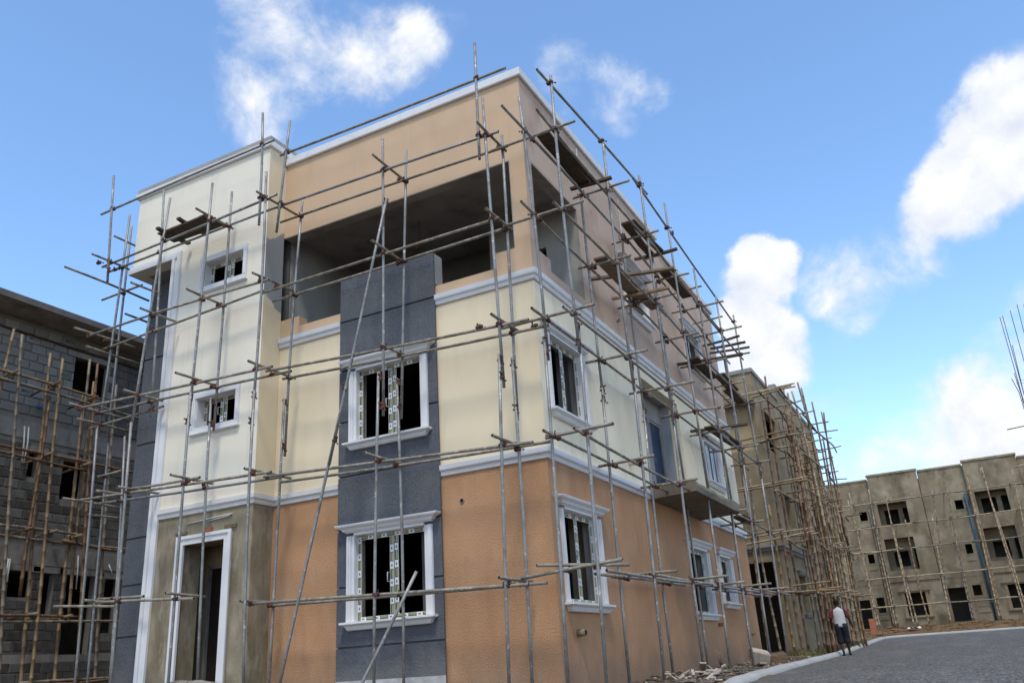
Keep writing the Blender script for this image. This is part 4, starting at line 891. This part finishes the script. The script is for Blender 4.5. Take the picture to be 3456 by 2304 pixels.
B = MB(); B.box(-6, -.02, MY0-.35, MY0-.001, 9.32, 9.95); B.build('eave_beam', CEMENT, mid)
wall('inner_wall', 'y', MY0+2.5, MY0+2.7, -6, -.26, -.3, 11, [], INSIDE, mid); wall('inner_wall', 'x', -3.5, -3.6, MY0+2.8, MY1-.3, -.3, 11, [], INSIDE, mid)
B = MB(); B.box(-9, -.26, MY0+.26, MY1-.2, 3.5, 3.7); B.box(-9, -.26, MY0+.26, MY1-.2, 6.8, 7.0); B.box(-9, -.26, MY0+.26, MY1-.2, 10.3, 10.5); B.build('floor_slab', INSIDE, mid)
wall('back_wall', 'y', MY1, MY1-.25, -9, -.26, -.6, 11.2, [], CEMENT, mid); wall('back_wall', 'x', -9, -8.8, MY0+.3, MY1-.3, -.6, 10.5, [], CEMENT, mid)
wall('back_wall', 'y', MY0+.02, MY0+.25, -9, -6.01, -.6, 10.5, [], CEMENT, mid)
molding('cornice', [(-6, MY0, 0, -1), (0, MY0, 1, -1), (0, MY1, 1, 0)], [(0, 3.74), (.06, 3.74), (.07, 3.82), (.13, 3.86), (.13, 3.94), (0, 3.94)], CEMGREY, mid)
molding('coping', [(-6, MY0, 0, -1), (0, MY0, 1, -1), (0, 24.55, 1, 0)], [(-.25, 10.55), (.05, 10.55), (.06, 10.70), (-.25, 10.71)], CEMGREY, mid)
molding('coping', [(-.25, 24.6, 0, -1), (0, 24.6, 1, -1), (0, MY1, 1, 0)], [(-.25, 11.2), (.05, 11.2), (.06, 11.34), (-.25, 11.35)], CEMGREY, mid)
for (a, b, c, d) in MW[:3]:
    B = MB(); loft(B, 'x', 0, [(d+.04, a-.12, b+.12, .06), (d+.16, a-.26, b+.26, .15), (d+.18, a-.26, b+.26, .15)]); loft(B, 'x', 0, [(c-.16, a-.1, b+.1, .06), (c-.04, a-.2, b+.2, .14), (c-.01, a-.2, b+.2, .14)])
    B.build('window_surround', CEMGREY, mid)
for o in mid.children: o.location = o.location-mid.location
# its bamboo: two rows along the road side and one across the near end
bm_ = empty('bamboo_scaffold', (1.0, 25, .1), 'dense tall bamboo scaffold crowding the brown rendered house by the kerb', 'scaffold', 'bamboo scaffolds')
def g_(x, y): return gz(x, y)-.05
y = 18.4; k = 0
while y < 31.3:
    top = {0: 8.7, 1: 9.4, 2: 10.0}.get(k, J(9.3, 11.2)); x = 1.2+J(-.14, .1)
    lean = J(-.25, .15); ym = y+J(-.1, .1)
    bamboo_pole('pole', (x+J(-.05, .1), ym+J(-.2, .2), g_(x, ym)), (x+lean*.4, ym+J(-.3, .3), top*.62), .05, bm_, random.choice(BAM[:3]), .07)
    bamboo_pole('pole', (x+.08, ym+J(-.1, .2), top*.42), (x+lean, ym+J(-.2, .4), top), .045, bm_, random.choice(BAM[:3]+BAM[3:]), .1)
    if k % 2 == 0: bamboo_pole('pole', (x-.1, ym+.35, g_(x, ym)), (x+J(-.2, .2), ym+J(.1, .7), J(5.5, 9.5)), .045, bm_, random.choice(BAM), .08)
    xi = .45+J(-.06, .06)
    bamboo_pole('pole', (xi, ym+J(-.2, .3), g_(xi, ym)), (xi+J(-.1, .1), ym+J(-.2, .4), J(8.5, 10.6)), .045, bm_, random.choice(BAM[:3]), .07)
    y += J(1.15, 1.5); k += 1
for z in (2.1, 3.95, 5.75, 7.45, 9.2):
    for x in (1.2, .5):
        y = 18.0
        while y < 30.5:
            e = y+J(3.5, 5.2); bamboo_pole('rail', (x+J(-.05, .08), y, z+J(-.15, .1)+.02*(y-18)), (x+J(-.05, .08), min(e, 32), z+J(-.15, .1)+.02*(e-18)), .038, bm_, random.choice(BAM), .08); y = e-J(.5, 1.2)
    y = 18.6
    while y < 31.5: bamboo_pole('putlog', (.05, y+J(-.2, .2), z+.06+.02*(y-18)), (J(1.5, 2.0), y+J(-.2, .2), z+.1+.02*(y-18)), .034, bm_, random.choice(BAM), .03); y += J(1.6, 2.6)
    for dz in (0, .14): bamboo_pole('rail', (-2.8, 18.35, z+J(-.1, .05)+dz), (J(1.3, 1.85), 18.3, z+J(.02, .16)+dz), .036, bm_, random.choice([BAM[3], BAM[1], BAM[0]]), .05)
for (x, top) in [(-.35, 6.2), (-.75, 8.4), (-1.6, 8.8), (.1, 5.2), (-2.4, 9.0)]: bamboo_pole('pole', (x, 18.5, g_(x, 18.5)), (x+J(-.1, .1), 18.45, top), .046, bm_, random.choice(BAM[:3]), .06)
for o in bm_.children: o.location = o.location-bm_.location

# ------------------------------------------------------------------ far terrace across the end of the road
far = empty('far_terrace', (4, 62, 1.3), 'long unpainted rendered terrace with dark window openings across the road end', 'house')
FY = 60.0; ZB = .6
def shift(hs, dx): return [(a+dx, b+dx, c, d) for (a, b, c, d) in hs]
UNIT = 6.85
recess_holes = [(-.84, -.28, 9.4, 10.1), (-.86, -.40, 6.15, 6.85), (-.87, -.32, 2.5, 3.62)]
bay_holes = [(.60, 2.70, 8.85, 10.5), (.57, 2.65, 5.42, 7.80), (1.2, 2.6, 2.12, 3.74)]
def fw_(name, d0, d1, u0, u1, z1, holes, m=CEMFAR): return wall(name, 'y', d0, d1, u0, u1, ZB, z1, holes, m, far)
for i in (-1, 0, 1, 2):
    dx = UNIT*i
    tops = {-1: (12.55, 12.66), 0: (12.56, 12.70), 1: (12.72, 12.80), 2: (12.70, 12.78)}[i]
    door = [(-2.58, -1.36, 1.3, 3.52)] if i != 1 else [(-2.7, -1.5, 1.5, 3.86)]
    h = shift(recess_holes, dx)+shift(door, dx)
    if i == 1: h[-2] = (5.8, 6.36, 3.2, 3.93)
    fw_('wall', FY, FY+.25, dx-2.95, dx+.27, tops[0]-.1, h)
    fw_('bay_wall', FY-.35, FY-.10, dx+.27, dx+3.86, tops[1], shift(bay_holes, dx))
    wall('bay_side', 'x', dx+.271, dx+.5, FY-.099, FY+.24, ZB, tops[1]-.001, [], CEMFAR, far); wall('bay_side', 'x', dx+3.859, dx+3.6, FY-.099, FY+.24, ZB, tops[1]-.001, [], CEMFAR, far)
    B = MB(); B.box(dx+.2, dx+3.92, FY-.42, FY+.1, tops[1]+.001, tops[1]+.15); B.build('coping', CEMENT, far)
    B = MB(); B.box(dx-2.93, dx+.195, FY-.06, FY+.3, tops[0]-.099, tops[0]+.04); B.build('coping', CEMENT, far)
    # loggia back walls with their own openings
    wall('loggia_back', 'y', FY+.75, FY+.9, dx+.3, dx+3.8, 8.5, 10.9, [(dx+.95, dx+1.95, 8.9, 10.1), (dx+2.3, dx+2.75, 8.9, 10.15)], CEMFAR, far)
    wall('loggia_back', 'y', FY+.75, FY+.9, dx+.3, dx+3.8, 5.2, 8.2, [(dx+1.0, dx+2.05, 5.75, 6.9), (dx+2.45, dx+2.8, 5.5, 7.05)], CEMFAR, far)
    B = MB(); B.box(dx+.28, dx+3.85, FY-.09, FY+2.5, 8.2, 8.45); B.box(dx+.28, dx+3.85, FY-.09, FY+2.5, 4.9, 5.15); B.box(dx+.28, dx+3.85, FY-.09, FY+2.5, 10.95, 11.1); B.build('floor_slab', CEMDARK, far)
    for (a, b, c, d) in shift(bay_holes[2:], dx):
        B = MB(); B.box(a-.22, a-.02, FY-.40, FY-.351, c-.1, d); B.box(b+.02, b+.2, FY-.40, FY-.351, c-.1, d); loft(B, 'y', FY-.35, [(d+.0, a-.2, b+.2, .06), (d+.14, a-.4, b+.4, .16), (d+.17, a-.4, b+.4, .16)]); loft(B, 'y', FY-.35, [(c-.24, a-.2, b+.2, .06), (c-.12, a-.3, b+.3, .14), (c-.101, a-.3, b+.3, .14)])
        B.build('window_surround', CEMENT, far)
    for (a, b, c, d) in shift(recess_holes, dx):
        B = MB(); B.box(a-.08, b+.08, FY-.05, FY-.001, c-.5, c-.42); B.box(a-.06, b+.06, FY-.03, FY-.001, c-.1, c-.02); B.build('window_sill', CEMFAR, far)
    B = MB(); B.tube([(dx-.03, FY-.14, 1.2), (dx-.03, FY-.14, 10.5)], .078, 9)
    for z in (2.6, 4.9, 6.9, 8.8): B.tube([(dx-.03, FY-.14, z), (dx-.03, FY-.14, z+.12)], .10, 9)
    o = B.build('downpipe', BLUEP, far); o['label'] = 'dark blue plastic downpipe'
    B = MB(); B.box(dx-2.94, dx+.26, FY-.02, FY-.001, 4.55, 4.72); B.build('string_course', CEMFAR, far)
    B = MB(); B.box(dx+.28, dx+3.84, FY-.44, FY-.351, 4.60, 4.80); B.build('string_course', CEMFAR, far)
B = MB(); B.box(-9.8, 17.6, FY+3.0, FY+3.2, ZB, 12); B.build('inner_wall', INSIDE, far)
B = MB(); B.box(-9.8, 17.6, FY+.3, FY+9, 12.0, 12.15); B.build('roof_slab', CEMFAR, far)
wall('end_wall', 'x', -9.85, -9.6, FY+.26, FY+9, ZB, 12.3, [], CEMFAR, far); wall('end_wall', 'x', 17.6, 17.4, FY+.26, FY+9, ZB, 12.3, [], CEMFAR, far); wall('end_wall', 'y', FY+9, FY+8.8, -9.6, 17.4, ZB, 12.3, [], CEMFAR, far)
for o in far.children: o.location = o.location-far.location
fb = empty('bamboo_scaffold', (4, 58, 1.3), 'open bamboo pole grid standing before the far terrace', 'scaffold', 'bamboo scaffolds')
FB = [(-2.05, -2.6, 10.3), (-1.0, -1.07, 11.4), (-.83, -1.3, 10.9), (.30, .36, 11.5), (.15, .05, 10.2), (.42, .35, 8.5), (1.48, 1.46, 11.2), (1.75, 1.5, 8.6), (2.52, 2.45, 8.9), (3.82, 4.72, 10.85), (3.9, 4.3, 8.8), (5.33, 5.75, 10.8), (5.45, 5.5, 7.0), (7.0, 7.22, 11.4), (7.1, 7.3, 8.3), (8.6, 8.31, 11.95), (8.75, 8.2, 11.9), (9.7, 10.18, 11.5), (11.2, 11.4, 11.4), (12.6, 12.4, 11.3), (-3.3, -3.6, 10.6), (-4.6, -4.4, 10.2)]
for (xb, xt, zt_) in FB:
    yy = 58+J(-.15, .15); bamboo_pole('pole', (xb, yy, base_z(58)-.05), (xt, yy+J(-.2, .2), zt_), .055, fb, random.choice([BAM[3], BAM[3], BAM[1], BAM[0]]), .06)
for z in (10.42, 8.6, 6.83, 4.83, 2.8):
    x = -5.2
    while x < 13: e = x+J(3.8, 5.5); bamboo_pole('rail', (x, 58.02+J(-.1, .1), z+J(-.08, .08)), (min(e, 13.4), 58.02+J(-.1, .1), z+J(-.06, .1)), .05, fb, random.choice([BAM[3], BAM[3], BAM[1]]), .04); x = e-J(.4, 1.2)
    for x in (-1.0, .4, 1.6, 5.4, 7.1, 9.8): bamboo_pole('putlog', (x+J(-.1, .1), 57.5, z+.08), (x+J(-.1, .1), FY-.05 if not (.27 < x < 3.86 or 7.12 < x < 10.7) else FY-.4, z+.06), .042, fb, random.choice(BAM[1:2]+BAM[3:]), .02)
bamboo_pole('rail', (10.3, 57.6, 11.55), (13.5, 57.7, 12.05), .05, fb, BAM[3])
for o in fb.children: o.location = o.location-fb.location
B = MB(); B.box(1.9, 2.4, 57.9, 58.2, 6.68, 6.95); o = B.build('wooden_box', WOOD); tag(o, 'small dark wooden box hung on the far bamboo grid', 'box')

# ------------------------------------------------------------------ starter bars rising over a column at the right edge
colm = empty('concrete_column', (9.15, 22, 0), 'cluster of rusty reinforcing bars rising from a column at the right edge', 'column')
B = MB(); B.box(8.85, 9.5, 21.7, 22.3, -.2, 6.4); B.build('shaft', BEAM, colm, bevel=.02)
for (x, y, zt_, lx) in [(8.90, 21.8, 11.4, .02), (9.0, 22.2, 11.55, .05), (9.25, 21.9, 11.6, .06), (9.45, 22.1, 11.85, .15), (9.48, 21.85, 11.7, .3), (8.98, 22.0, 10.3, .09), (8.93, 22.2, 9.3, -.03), (8.88, 21.9, 9.05, -.14), (9.42, 22.2, 10.6, .2)]:
    B = MB(); B.tube([(x, y, 6.3), (x+lx*.2, y, 8.5), (x+lx, y, zt_)], .014, 6); B.build('bar', REBAR, colm)
for z in (7.6, 8.2, 8.9):
    B = MB(); B.tube([(8.88, 21.78, z), (9.47, 21.78, z), (9.47, 22.22, z), (8.88, 22.22, z), (8.88, 21.8, z+.01)], .006, 5); B.build('stirrup', REBAR, colm)
B = MB(); B.tube([(8.15, 21.7, 7.19), (9.6, 21.75, 7.30)], .02, 6); B.build('tie_pole', BAM[1], colm)
for o in colm.children: o.location = o.location-colm.location

# ------------------------------------------------------------------ the man walking along the kerb
def skin(name, V, Eds, m, parent, root, sub=2):
    names = list(V); me = bpy.data.meshes.new(name); me.from_pydata([V[k][0] for k in names], [(names.index(a), names.index(b)) for a, b in Eds], [])
    o = bpy.data.objects.new(name, me); COL.objects.link(o)
    md = o.modifiers.new('skin', 'SKIN'); md.use_smooth_shade = True; md.branch_smoothing = .5
    o.modifiers.new('sub', 'SUBSURF').levels = sub
    for k, d in zip(names, me.skin_vertices[0].data):
        r = V[k][1]; d.radius = r if isinstance(r, tuple) else (r, r); d.use_root = (k == root)
    dg = bpy.context.evaluated_depsgraph_get(); m2 = bpy.data.meshes.new_from_object(o.evaluated_get(dg)); m2.name = name
    bpy.data.objects.remove(o); m2.materials.clear(); m2.materials.append(m)
    for p in m2.polygons: p.use_smooth = True
    return add(name, m2, parent)
man = empty('person', (1.80, 17.8, base_z(17.8)+.015), 'person in white T-shirt with maroon sleeves and dark shorts walking away by the kerb', 'person', rz=R(8))
V = {'pelvis': ((0, 0, .92), (.145, .105)), 'waist': ((0, .005, 1.07), (.135, .10)), 'chest': ((.0, .02, 1.27), (.165, .115)), 'neckb': ((0, .015, 1.43), (.085, .07)), 'neck': ((-.005, .025, 1.49), .052), 'jaw': ((-.008, .05, 1.555), (.062, .072)), 'skull': ((-.01, .045, 1.63), (.075, .09)), 'crown': ((-.01, .035, 1.69), (.05, .06))}
Eds = [('pelvis', 'waist'), ('waist', 'chest'), ('chest', 'neckb'), ('neckb', 'neck'), ('neck', 'jaw'), ('jaw', 'skull'), ('skull', 'crown')]
arms = {'l': [(-.19, .01, 1.38), (-.265, -.02, 1.12), (-.285, .05, .89), (-.285, .075, .82)], 'r': [(.19, .01, 1.38), (.285, .0, 1.12), (.345, .06, .90), (.355, .085, .83)]}
for s_, pts in arms.items():
    rr = (.062, .047, .032, .034)
    for i, (p, r) in enumerate(zip(pts, rr)): V['arm%s%d' % (s_, i)] = (p, r if i < 3 else (.022, .038))
    Eds += [('chest', 'arm%s0' % s_)]+[('arm%s%d' % (s_, i), 'arm%s%d' % (s_, i+1)) for i in range(3)]
    hx, hy, hz = pts[3]; sg = -1 if s_ == 'l' else 1
    for f, (dy, L) in enumerate(((.035, .068), (.013, .078), (-.009, .073), (-.029, .058))):
        V['f%s%d0' % (s_, f)] = ((hx, hy+dy, hz-.045), .0095); V['f%s%d1' % (s_, f)] = ((hx-sg*.006, hy+dy+.004, hz-.045-L*.55), .0088); V['f%s%d2' % (s_, f)] = ((hx-sg*.022, hy+dy+.004, hz-.045-L), .0075)
        Eds += [('arm%s3' % s_, 'f%s%d0' % (s_, f)), ('f%s%d0' % (s_, f), 'f%s%d1' % (s_, f)), ('f%s%d1' % (s_, f), 'f%s%d2' % (s_, f))]
    V['t%s0' % s_] = ((hx-sg*.012, hy+.045, hz+.0), .011); V['t%s1' % s_] = ((hx-sg*.022, hy+.065, hz-.035), .009)
    Eds += [('arm%s3' % s_, 't%s0' % s_), ('t%s0' % s_, 't%s1' % s_)]
legs = {'l': [(-.09, 0, .86), (-.085, .05, .48), (-.055, -.10, .10), (-.06, -.03, .035), (-.075, .07, .022)], 'r': [(.09, 0, .86), (.115, .09, .48), (.125, .10, .09), (.13, .17, .03), (.14, .27, .02)]}
for s_, pts in legs.items():
    rr = (.088, .058, .036, (.04, .03), (.042, .02))
    for i, (p, r) in enumerate(zip(pts, rr)): V['leg%s%d' % (s_, i)] = (p, r)
    c = (pts[1][0]*.55+pts[2][0]*.45, pts[1][1]*.55+pts[2][1]*.45-.02, pts[1][2]*.55+pts[2][2]*.45); V['calf'+s_] = (c, .055)
    Eds += [('pelvis', 'leg%s0' % s_), ('leg%s0' % s_, 'leg%s1' % s_), ('leg%s1' % s_, 'calf'+s_), ('calf'+s_, 'leg%s2' % s_), ('leg%s2' % s_, 'leg%s3' % s_), ('leg%s3' % s_, 'leg%s4' % s_)]
body = skin('body', V, Eds, SKIN, man, 'pelvis')
B = MB(); k = 12     # hair cap, ears and a face turned away
rings = []
for (z, rx, ry) in ((1.60, .080, .088), (1.64, .089, .102), (1.69, .085, .098), (1.725, .062, .072), (1.742, .02, .025)): rings.append([(-.01+rx*math.cos(2*math.pi*j/k), .03+ry*math.sin(2*math.pi*j/k)-(.012 if z < 1.62 else 0), z+(.03 if math.sin(2*math.pi*j/k) > .3 and z < 1.66 else 0)) for j in range(k)])
B.rings(rings); B.build('hair', HAIR, man)
B = MB()
for sx in (-1, 1): B.rings([[(-.01+sx*(.074+o), .035+r*math.cos(t), 1.60+1.5*r*math.sin(t)) for t in [2*math.pi*j/8 for j in range(8)]] for (o, r) in ((0, .014), (.012, .02), (.016, .012))])
B.rings([[(-.01+r*math.cos(t), .125+o, 1.59+1.3*r*math.sin(t)) for t in [2*math.pi*j/8 for j in range(8)]] for (o, r) in ((0, .022), (.018, .015), (.026, .006))]); B.build('ears_and_nose', SKIN, man)
B = MB()
for sx in (-1, 1): B.rings([[(-.01+sx*.032+r*math.cos(t), .128+o, 1.625+.6*r*math.sin(t)) for t in [2*math.pi*j/8 for j in range(8)]] for (o, r) in ((0, .014), (.006, .008))])
B.build('eyes', WPIPE, man)
# shirt: loose torso, open hem; sleeves are maroon
def shell(rings, name, m):
    B = MB(); B.rings(rings, cap=False); o = B.build(name, m, man, fix=True)
    md = o.modifiers.new('thickness', 'SOLIDIFY'); md.thickness = .008; md.offset = 0; return o
k = 20; rings = []
for (z, rx, ry, cx, cy) in ((.86, .192, .142, .005, .0), (.93, .19, .14, .0, .0), (1.05, .182, .135, .0, .005), (1.18, .188, .138, 0, .012), (1.30, .20, .138, 0, .018), (1.39, .205, .12, 0, .018), (1.435, .16, .098, 0, .015), (1.465, .09, .075, 0, .02), (1.485, .07, .066, 0, .025)):
    rings.append([(cx+rx*math.cos(2*math.pi*j/k)*(1+.035*math.sin(5*j+z*21)), cy+ry*math.sin(2*math.pi*j/k)*(1+.05*math.sin(4*j-z*17)), z+(.012*math.sin(3*j) if z < .9 else 0)-(.035*abs(math.cos(2*math.pi*j/k)) if z > 1.42 else 0)) for j in range(k)])
shell(rings, 'shirt', SHIRT)
for s_, pts in arms.items():
    a, b = Vector(pts[0]), Vector(pts[1]); sg = -1 if s_ == 'l' else 1; rings = []
    for t, r in ((-.08, .085), (.1, .09), (.45, .083), (.8, .08), (.92, .082)):
        p = a.lerp(b, t); rings.append([(p.x+r*math.cos(q)*.95, p.y+r*math.sin(q), p.z+(.05*math.cos(q)*-sg if t < 0 else 0)) for q in [2*math.pi*j/12 for j in range(12)]])
    shell(rings, 'sleeve', MAROON)
for s_, pts in legs.items():
    h, kn = Vector(pts[0]), Vector(pts[1]); sg = -1 if s_ == 'l' else 1; rings = []
    for p, rx, ry in ((Vector((sg*.075, 0, .97)), .118, .135), (Vector((sg*.085, .0, .86)), .118, .135), (h.lerp(kn, .35), .112, .122), (h.lerp(kn, .75), .102, .112), (kn+Vector((0, -.005, -.03)), .100, .108), (kn+Vector((-.0, -.03, -.115)), .104, .11)):
        rings.append([(p.x+rx*math.cos(q)*(1+.04*math.sin(4*q+p.z*30)), p.y+ry*math.sin(q), p.z) for q in [2*math.pi*j/14 for j in range(14)]])
    shell(rings, 'trouser_leg', NAVY)
for s_, pts in legs.items():
    B = MB(); a, b = Vector(pts[3]), Vector(pts[4]); c = a-(b-a)*.75; c.z = .012 if s_ == 'r' else .03; out = []
    for (t, w) in ((0, .028), (.15, .038), (.5, .038), (.8, .046), (1.05, .03)):
        p = c.lerp(b+(b-a)*.25, t); out.append([(p.x-w, p.y, .0), (p.x+w, p.y, .0), (p.x+w, p.y, .016), (p.x-w, p.y, .016)])
    B.rings(out, sm=False); B.tube([(a.x-.045, a.y+.03, .012), (a.x, a.y+.035, .07), (a.x+.045, a.y+.03, .012)], .012, 6); B.build('sandal', SANDAL, man)

# ------------------------------------------------------------------ rubble, litter, weeds, odds and ends
def chunk(B, c, r, fl=.6, m=0):
    k = 6; rings = []; ph = J(0, 6)
    for (z, q) in ((-.5, .75), (0, 1), (.45, .6)): rings.append([(c[0]+r*q*J(.75, 1.25)*math.cos(ph+2*math.pi*j/k), c[1]+r*q*J(.75, 1.25)*math.sin(ph+2*math.pi*j/k), c[2]+r*fl*(z+J(-.15, .15))) for j in range(k)])
    B.rings(rings, m, sm=False)
B = MB()
for i in range(2600):
    y = J(-2.5, 19); x = kerb_x(y)-.22-abs(random.gauss(0, .75))
    if x < .04 and y < 14.1: x = J(.05, kerb_x(y)-.25)
    chunk(B, (x, y, gz(x, y)+.005), random.choice([.02, .025, .03, .03, .05, .07]), J(.4, .9), random.choice([0]*9+[1]))
for i in range(260):
    x, y = J(-9, -6.2), J(-2.2, -.7); chunk(B, (x, y, gz(x, y)), J(.03, .09))
tag(B.build('rubble', [STONES, PALEBITS], fix=False), 'crumbled stone and render bits strewn between side wall and kerb', 'rubble', kind='stuff')
B = MB(); rings = []
for r, z in ((1.05, -.3), (.95, .05), (.8, .25), (.6, .39), (.3, .45)): rings.append([(-7.2+r*1.35*math.cos(t)*J(.92, 1.08), -.95+r*.62*math.sin(t)*J(.92, 1.08), z+J(-.03, .04)) for t in [2*math.pi*j/22 for j in range(22)]])
B.rings(rings, sm=False)
for i in range(160):
    t = J(0, 6.28); r = J(0, .75); chunk(B, (-7.2+r*1.35*math.cos(t), -.95+r*.6*math.sin(t), .47-.42*r*r), J(.03, .08), .8)
tag(B.build('mortar_heap', mat('spilled_mortar', (.20, .185, .165), .95, .25, 5, .6, 25)), 'lumpy heap of spilled mortar at the entrance threshold', 'heap')
B = MB()
for i in range(34):     # pale splintered scraps in the foreground by the wall
    y = J(1.6, 3.6); x = J(.9, 1.75); z = gz(x, y)+J(.0, .16); a = J(0, 3.14); L = J(.05, .22); d = Vector((math.cos(a)*L, math.sin(a)*L, J(-.06, .08))); p = Vector((x, y, z)); w = Vector((-math.sin(a), math.cos(a), .3))*J(.012, .03)
    B.rings([[p-w, p+w, p+w+Vector((0, 0, .012)), p-w+Vector((0, 0, .012))], [p+d-w, p+d+w, p+d+w+Vector((0, 0, .012)), p+d-w+Vector((0, 0, .012))]], sm=False)
tag(B.build('splinters', PALEBITS, fix=True), 'pile of pale splintered scraps by the near end of the rubble strip', 'scraps', kind='stuff')
def slab(name, c, size, rot, m, label, cat):
    B = MB(); L, W_, H = (q/2 for q in size); B.box(-L, L, -W_, W_, -H, H); o = B.build(name, m, bevel=min(H*.5, .02)); o.location = c; o.rotation_euler = rot
    for v in o.data.vertices: v.co += Vector((J(-1, 1), J(-1, 1), J(-1, 1)))*H*.12
    return tag(o, label, cat)
slab('concrete_block', (1.05, 8.75, gz(1.05, 8.75)+.16), (.45, .3, .3), (.35, .25, .5), PALEBITS, 'pale broken block lying tilted in the rubble beside the kerb', 'block')
slab('earth_lump', (1.25, 9.15, gz(1.25, 9.15)+.1), (.7, .5, .26), (.1, -.1, .3), DIRT, 'brown lump of earth next to the pale broken block', 'lump')
slab('loose_board', (1.25, 7.9, gz(1.25, 7.9)+.06), (1.2, .16, .04), (.05, .06, 1.9), CEMDARK, 'dark loose board lying on the rubble before the pale block', 'board')
slab('loose_board', (1.15, 3.6, gz(1.15, 3.6)+.12), (.9, .12, .03), (.1, .22, 1.9), PALEBITS, 'whitewashed stake leaning out of the near rubble', 'board')
slab('loose_board', (1.1, 13.2, gz(1.1, 13.2)+.07), (1.3, .14, .04), (.03, .02, 1.35), WOODL, 'pale board lying flat where the rubble strip meets the next plot', 'board')
slab('loose_board', (1.0, 14.2, gz(1.0, 14.2)+.05), (1.0, .12, .03), (.0, .02, 1.9), CEMDARK, 'grey board on the ground past the end of the orange wall', 'board')
B = MB()
for i in range(5): a = 2*math.pi*i/5; B.tube([(.75+.02*math.cos(a), 6.55+.05*math.sin(a), gz(.75, 6.5)), (.75+.09*math.cos(a), 6.55+.2*math.sin(a), gz(.75, 6.5)+J(.2, .42))], [.02, .012], 6)
tag(B.build('root_stump', WOODL), 'small splintered root stump beside a scaffold foot', 'stump')
sk = MB(); rings = []
for (z, rx, ry) in ((-.95, .2, .16), (-.9, .27, .22), (-.5, .30, .25), (-.1, .28, .23), (.08, .24, .2), (.17, .17, .14), (.21, .06, .05)): rings.append([(rx*math.cos(2*math.pi*j/16)*(1+.05*math.sin(3*j+z*9)), ry*math.sin(2*math.pi*j/16)*(1+.05*math.cos(4*j)), z) for j in range(16)])
sk.rings(rings); o = sk.build('white_sack', SACK); o.location = (-3.45, -2.9, .02); tag(o, 'white filled sack peeping over the bottom edge before the orange wall', 'sack')
def litter(c, s_, m, label):
    B = MB(); n_ = 5; idx = {}
    for i in range(n_):
        for j in range(n_): B.v.append(((i/(n_-1)-.5)*s_+J(-.02, .02), (j/(n_-1)-.5)*s_*.7+J(-.02, .02), J(0, .09)*s_*2))
    for i in range(n_-1):
        for j in range(n_-1): B.face([i*n_+j, (i+1)*n_+j, (i+1)*n_+j+1, i*n_+j+1])
    o = B.build('plastic_litter', m, fix=False); md = o.modifiers.new('t', 'SOLIDIFY'); md.thickness = .004; o.location = c; o.rotation_euler.z = J(0, 3); tag(o, label, 'litter', 'litter by the road')
zk = lambda x, y: gz(x, y)+.02
litter((.95, 16.1, zk(.95, 16.1)), .45, LITTER[1], 'blue plastic scrap by the kerb just left of the walking person')
litter((.75, 16.0, zk(.75, 16.0)), .35, LITTER[0], 'white plastic scrap beside the blue one left of the walking person')
litter((1.05, 16.0, zk(1.05, 16)), .3, LITTER[2], 'dark red wrapper under the blue scrap left of the walking person')
litter((.62, 14.6, zk(.62, 14.6)), .22, LITTER[1], 'tiny pale blue scrap in the weeds past the orange wall')
litter((1.8, 52.6, zk(1.8, 52.6)), .8, LITTER[0], 'white plastic heap on the earth bank before the far terrace')
litter((-.95, 50.2, zk(-.95, 50.2)), .5, LITTER[0], 'white plastic scrap beside the orange post on the bank')
B = MB(); B.box(-.16, .16, -.16, .16, -.2, .95); B.box(-.2, .2, -.2, .2, -.25, .06); o = B.build('orange_post', BRICKO, bevel=.02); o.location = (-.55, 50.4, gz(-.55, 50.4)); tag(o, 'short orange post on the earth bank by the far doorway', 'post')
B = MB()
def blade(B, x, y, z, h, w):
    a = J(0, 6.28); dx, dy = math.cos(a), math.sin(a); l = h*J(.2, .6)
    p = [(x-dy*w, y+dx*w, z), (x+dy*w, y-dx*w, z), (x+dx*l*.4+dy*w*.6, y+dy*l*.4-dx*w*.6, z+h*.6), (x+dx*l*.4-dy*w*.6, y+dy*l*.4+dx*w*.6, z+h*.6), (x+dx*l, y+dy*l, z+h)]
    b = len(B.v); B.v.extend(p); B.face([b, b+1, b+2, b+3]); B.face([b+3, b+2, b+4])
for i in range(5200):
    y = J(13.6, 33); kx = kerb_x(y)-.25; x = kx-abs(random.gauss(0, .6))
    blade(B, x, y, gz(x, y)-.02, J(.06, .3), .008)
for i in range(3800):
    y = J(46.8, 56); x = J(-7, 16)
    if hsh(x*.5, y*.4) > -.1: blade(B, x, y, gz(x, y)-.02, J(.08, .3), .014)
for i in range(700):
    y = J(-1, 14); x = J(.1, 1.5)
    if hsh(x*2, y*.7) > .35: blade(B, x, y, gz(x, y)-.02, J(.04, .16), .007)
tag(B.build('dry_grass', GRASS, fix=False), 'dry olive weeds along the kerb and on the earth bank', 'grass', kind='stuff')
B = MB()
for i in range(420):
    y = J(47, 57); x = J(-8, 17); chunk(B, (x, y, gz(x, y)), random.choice([.06, .1, .18, .3]), .6)
tag(B.build('earth_clods', REDDIRT, fix=False), 'reddish clods of earth on the bank before the far terrace', 'earth', kind='stuff')
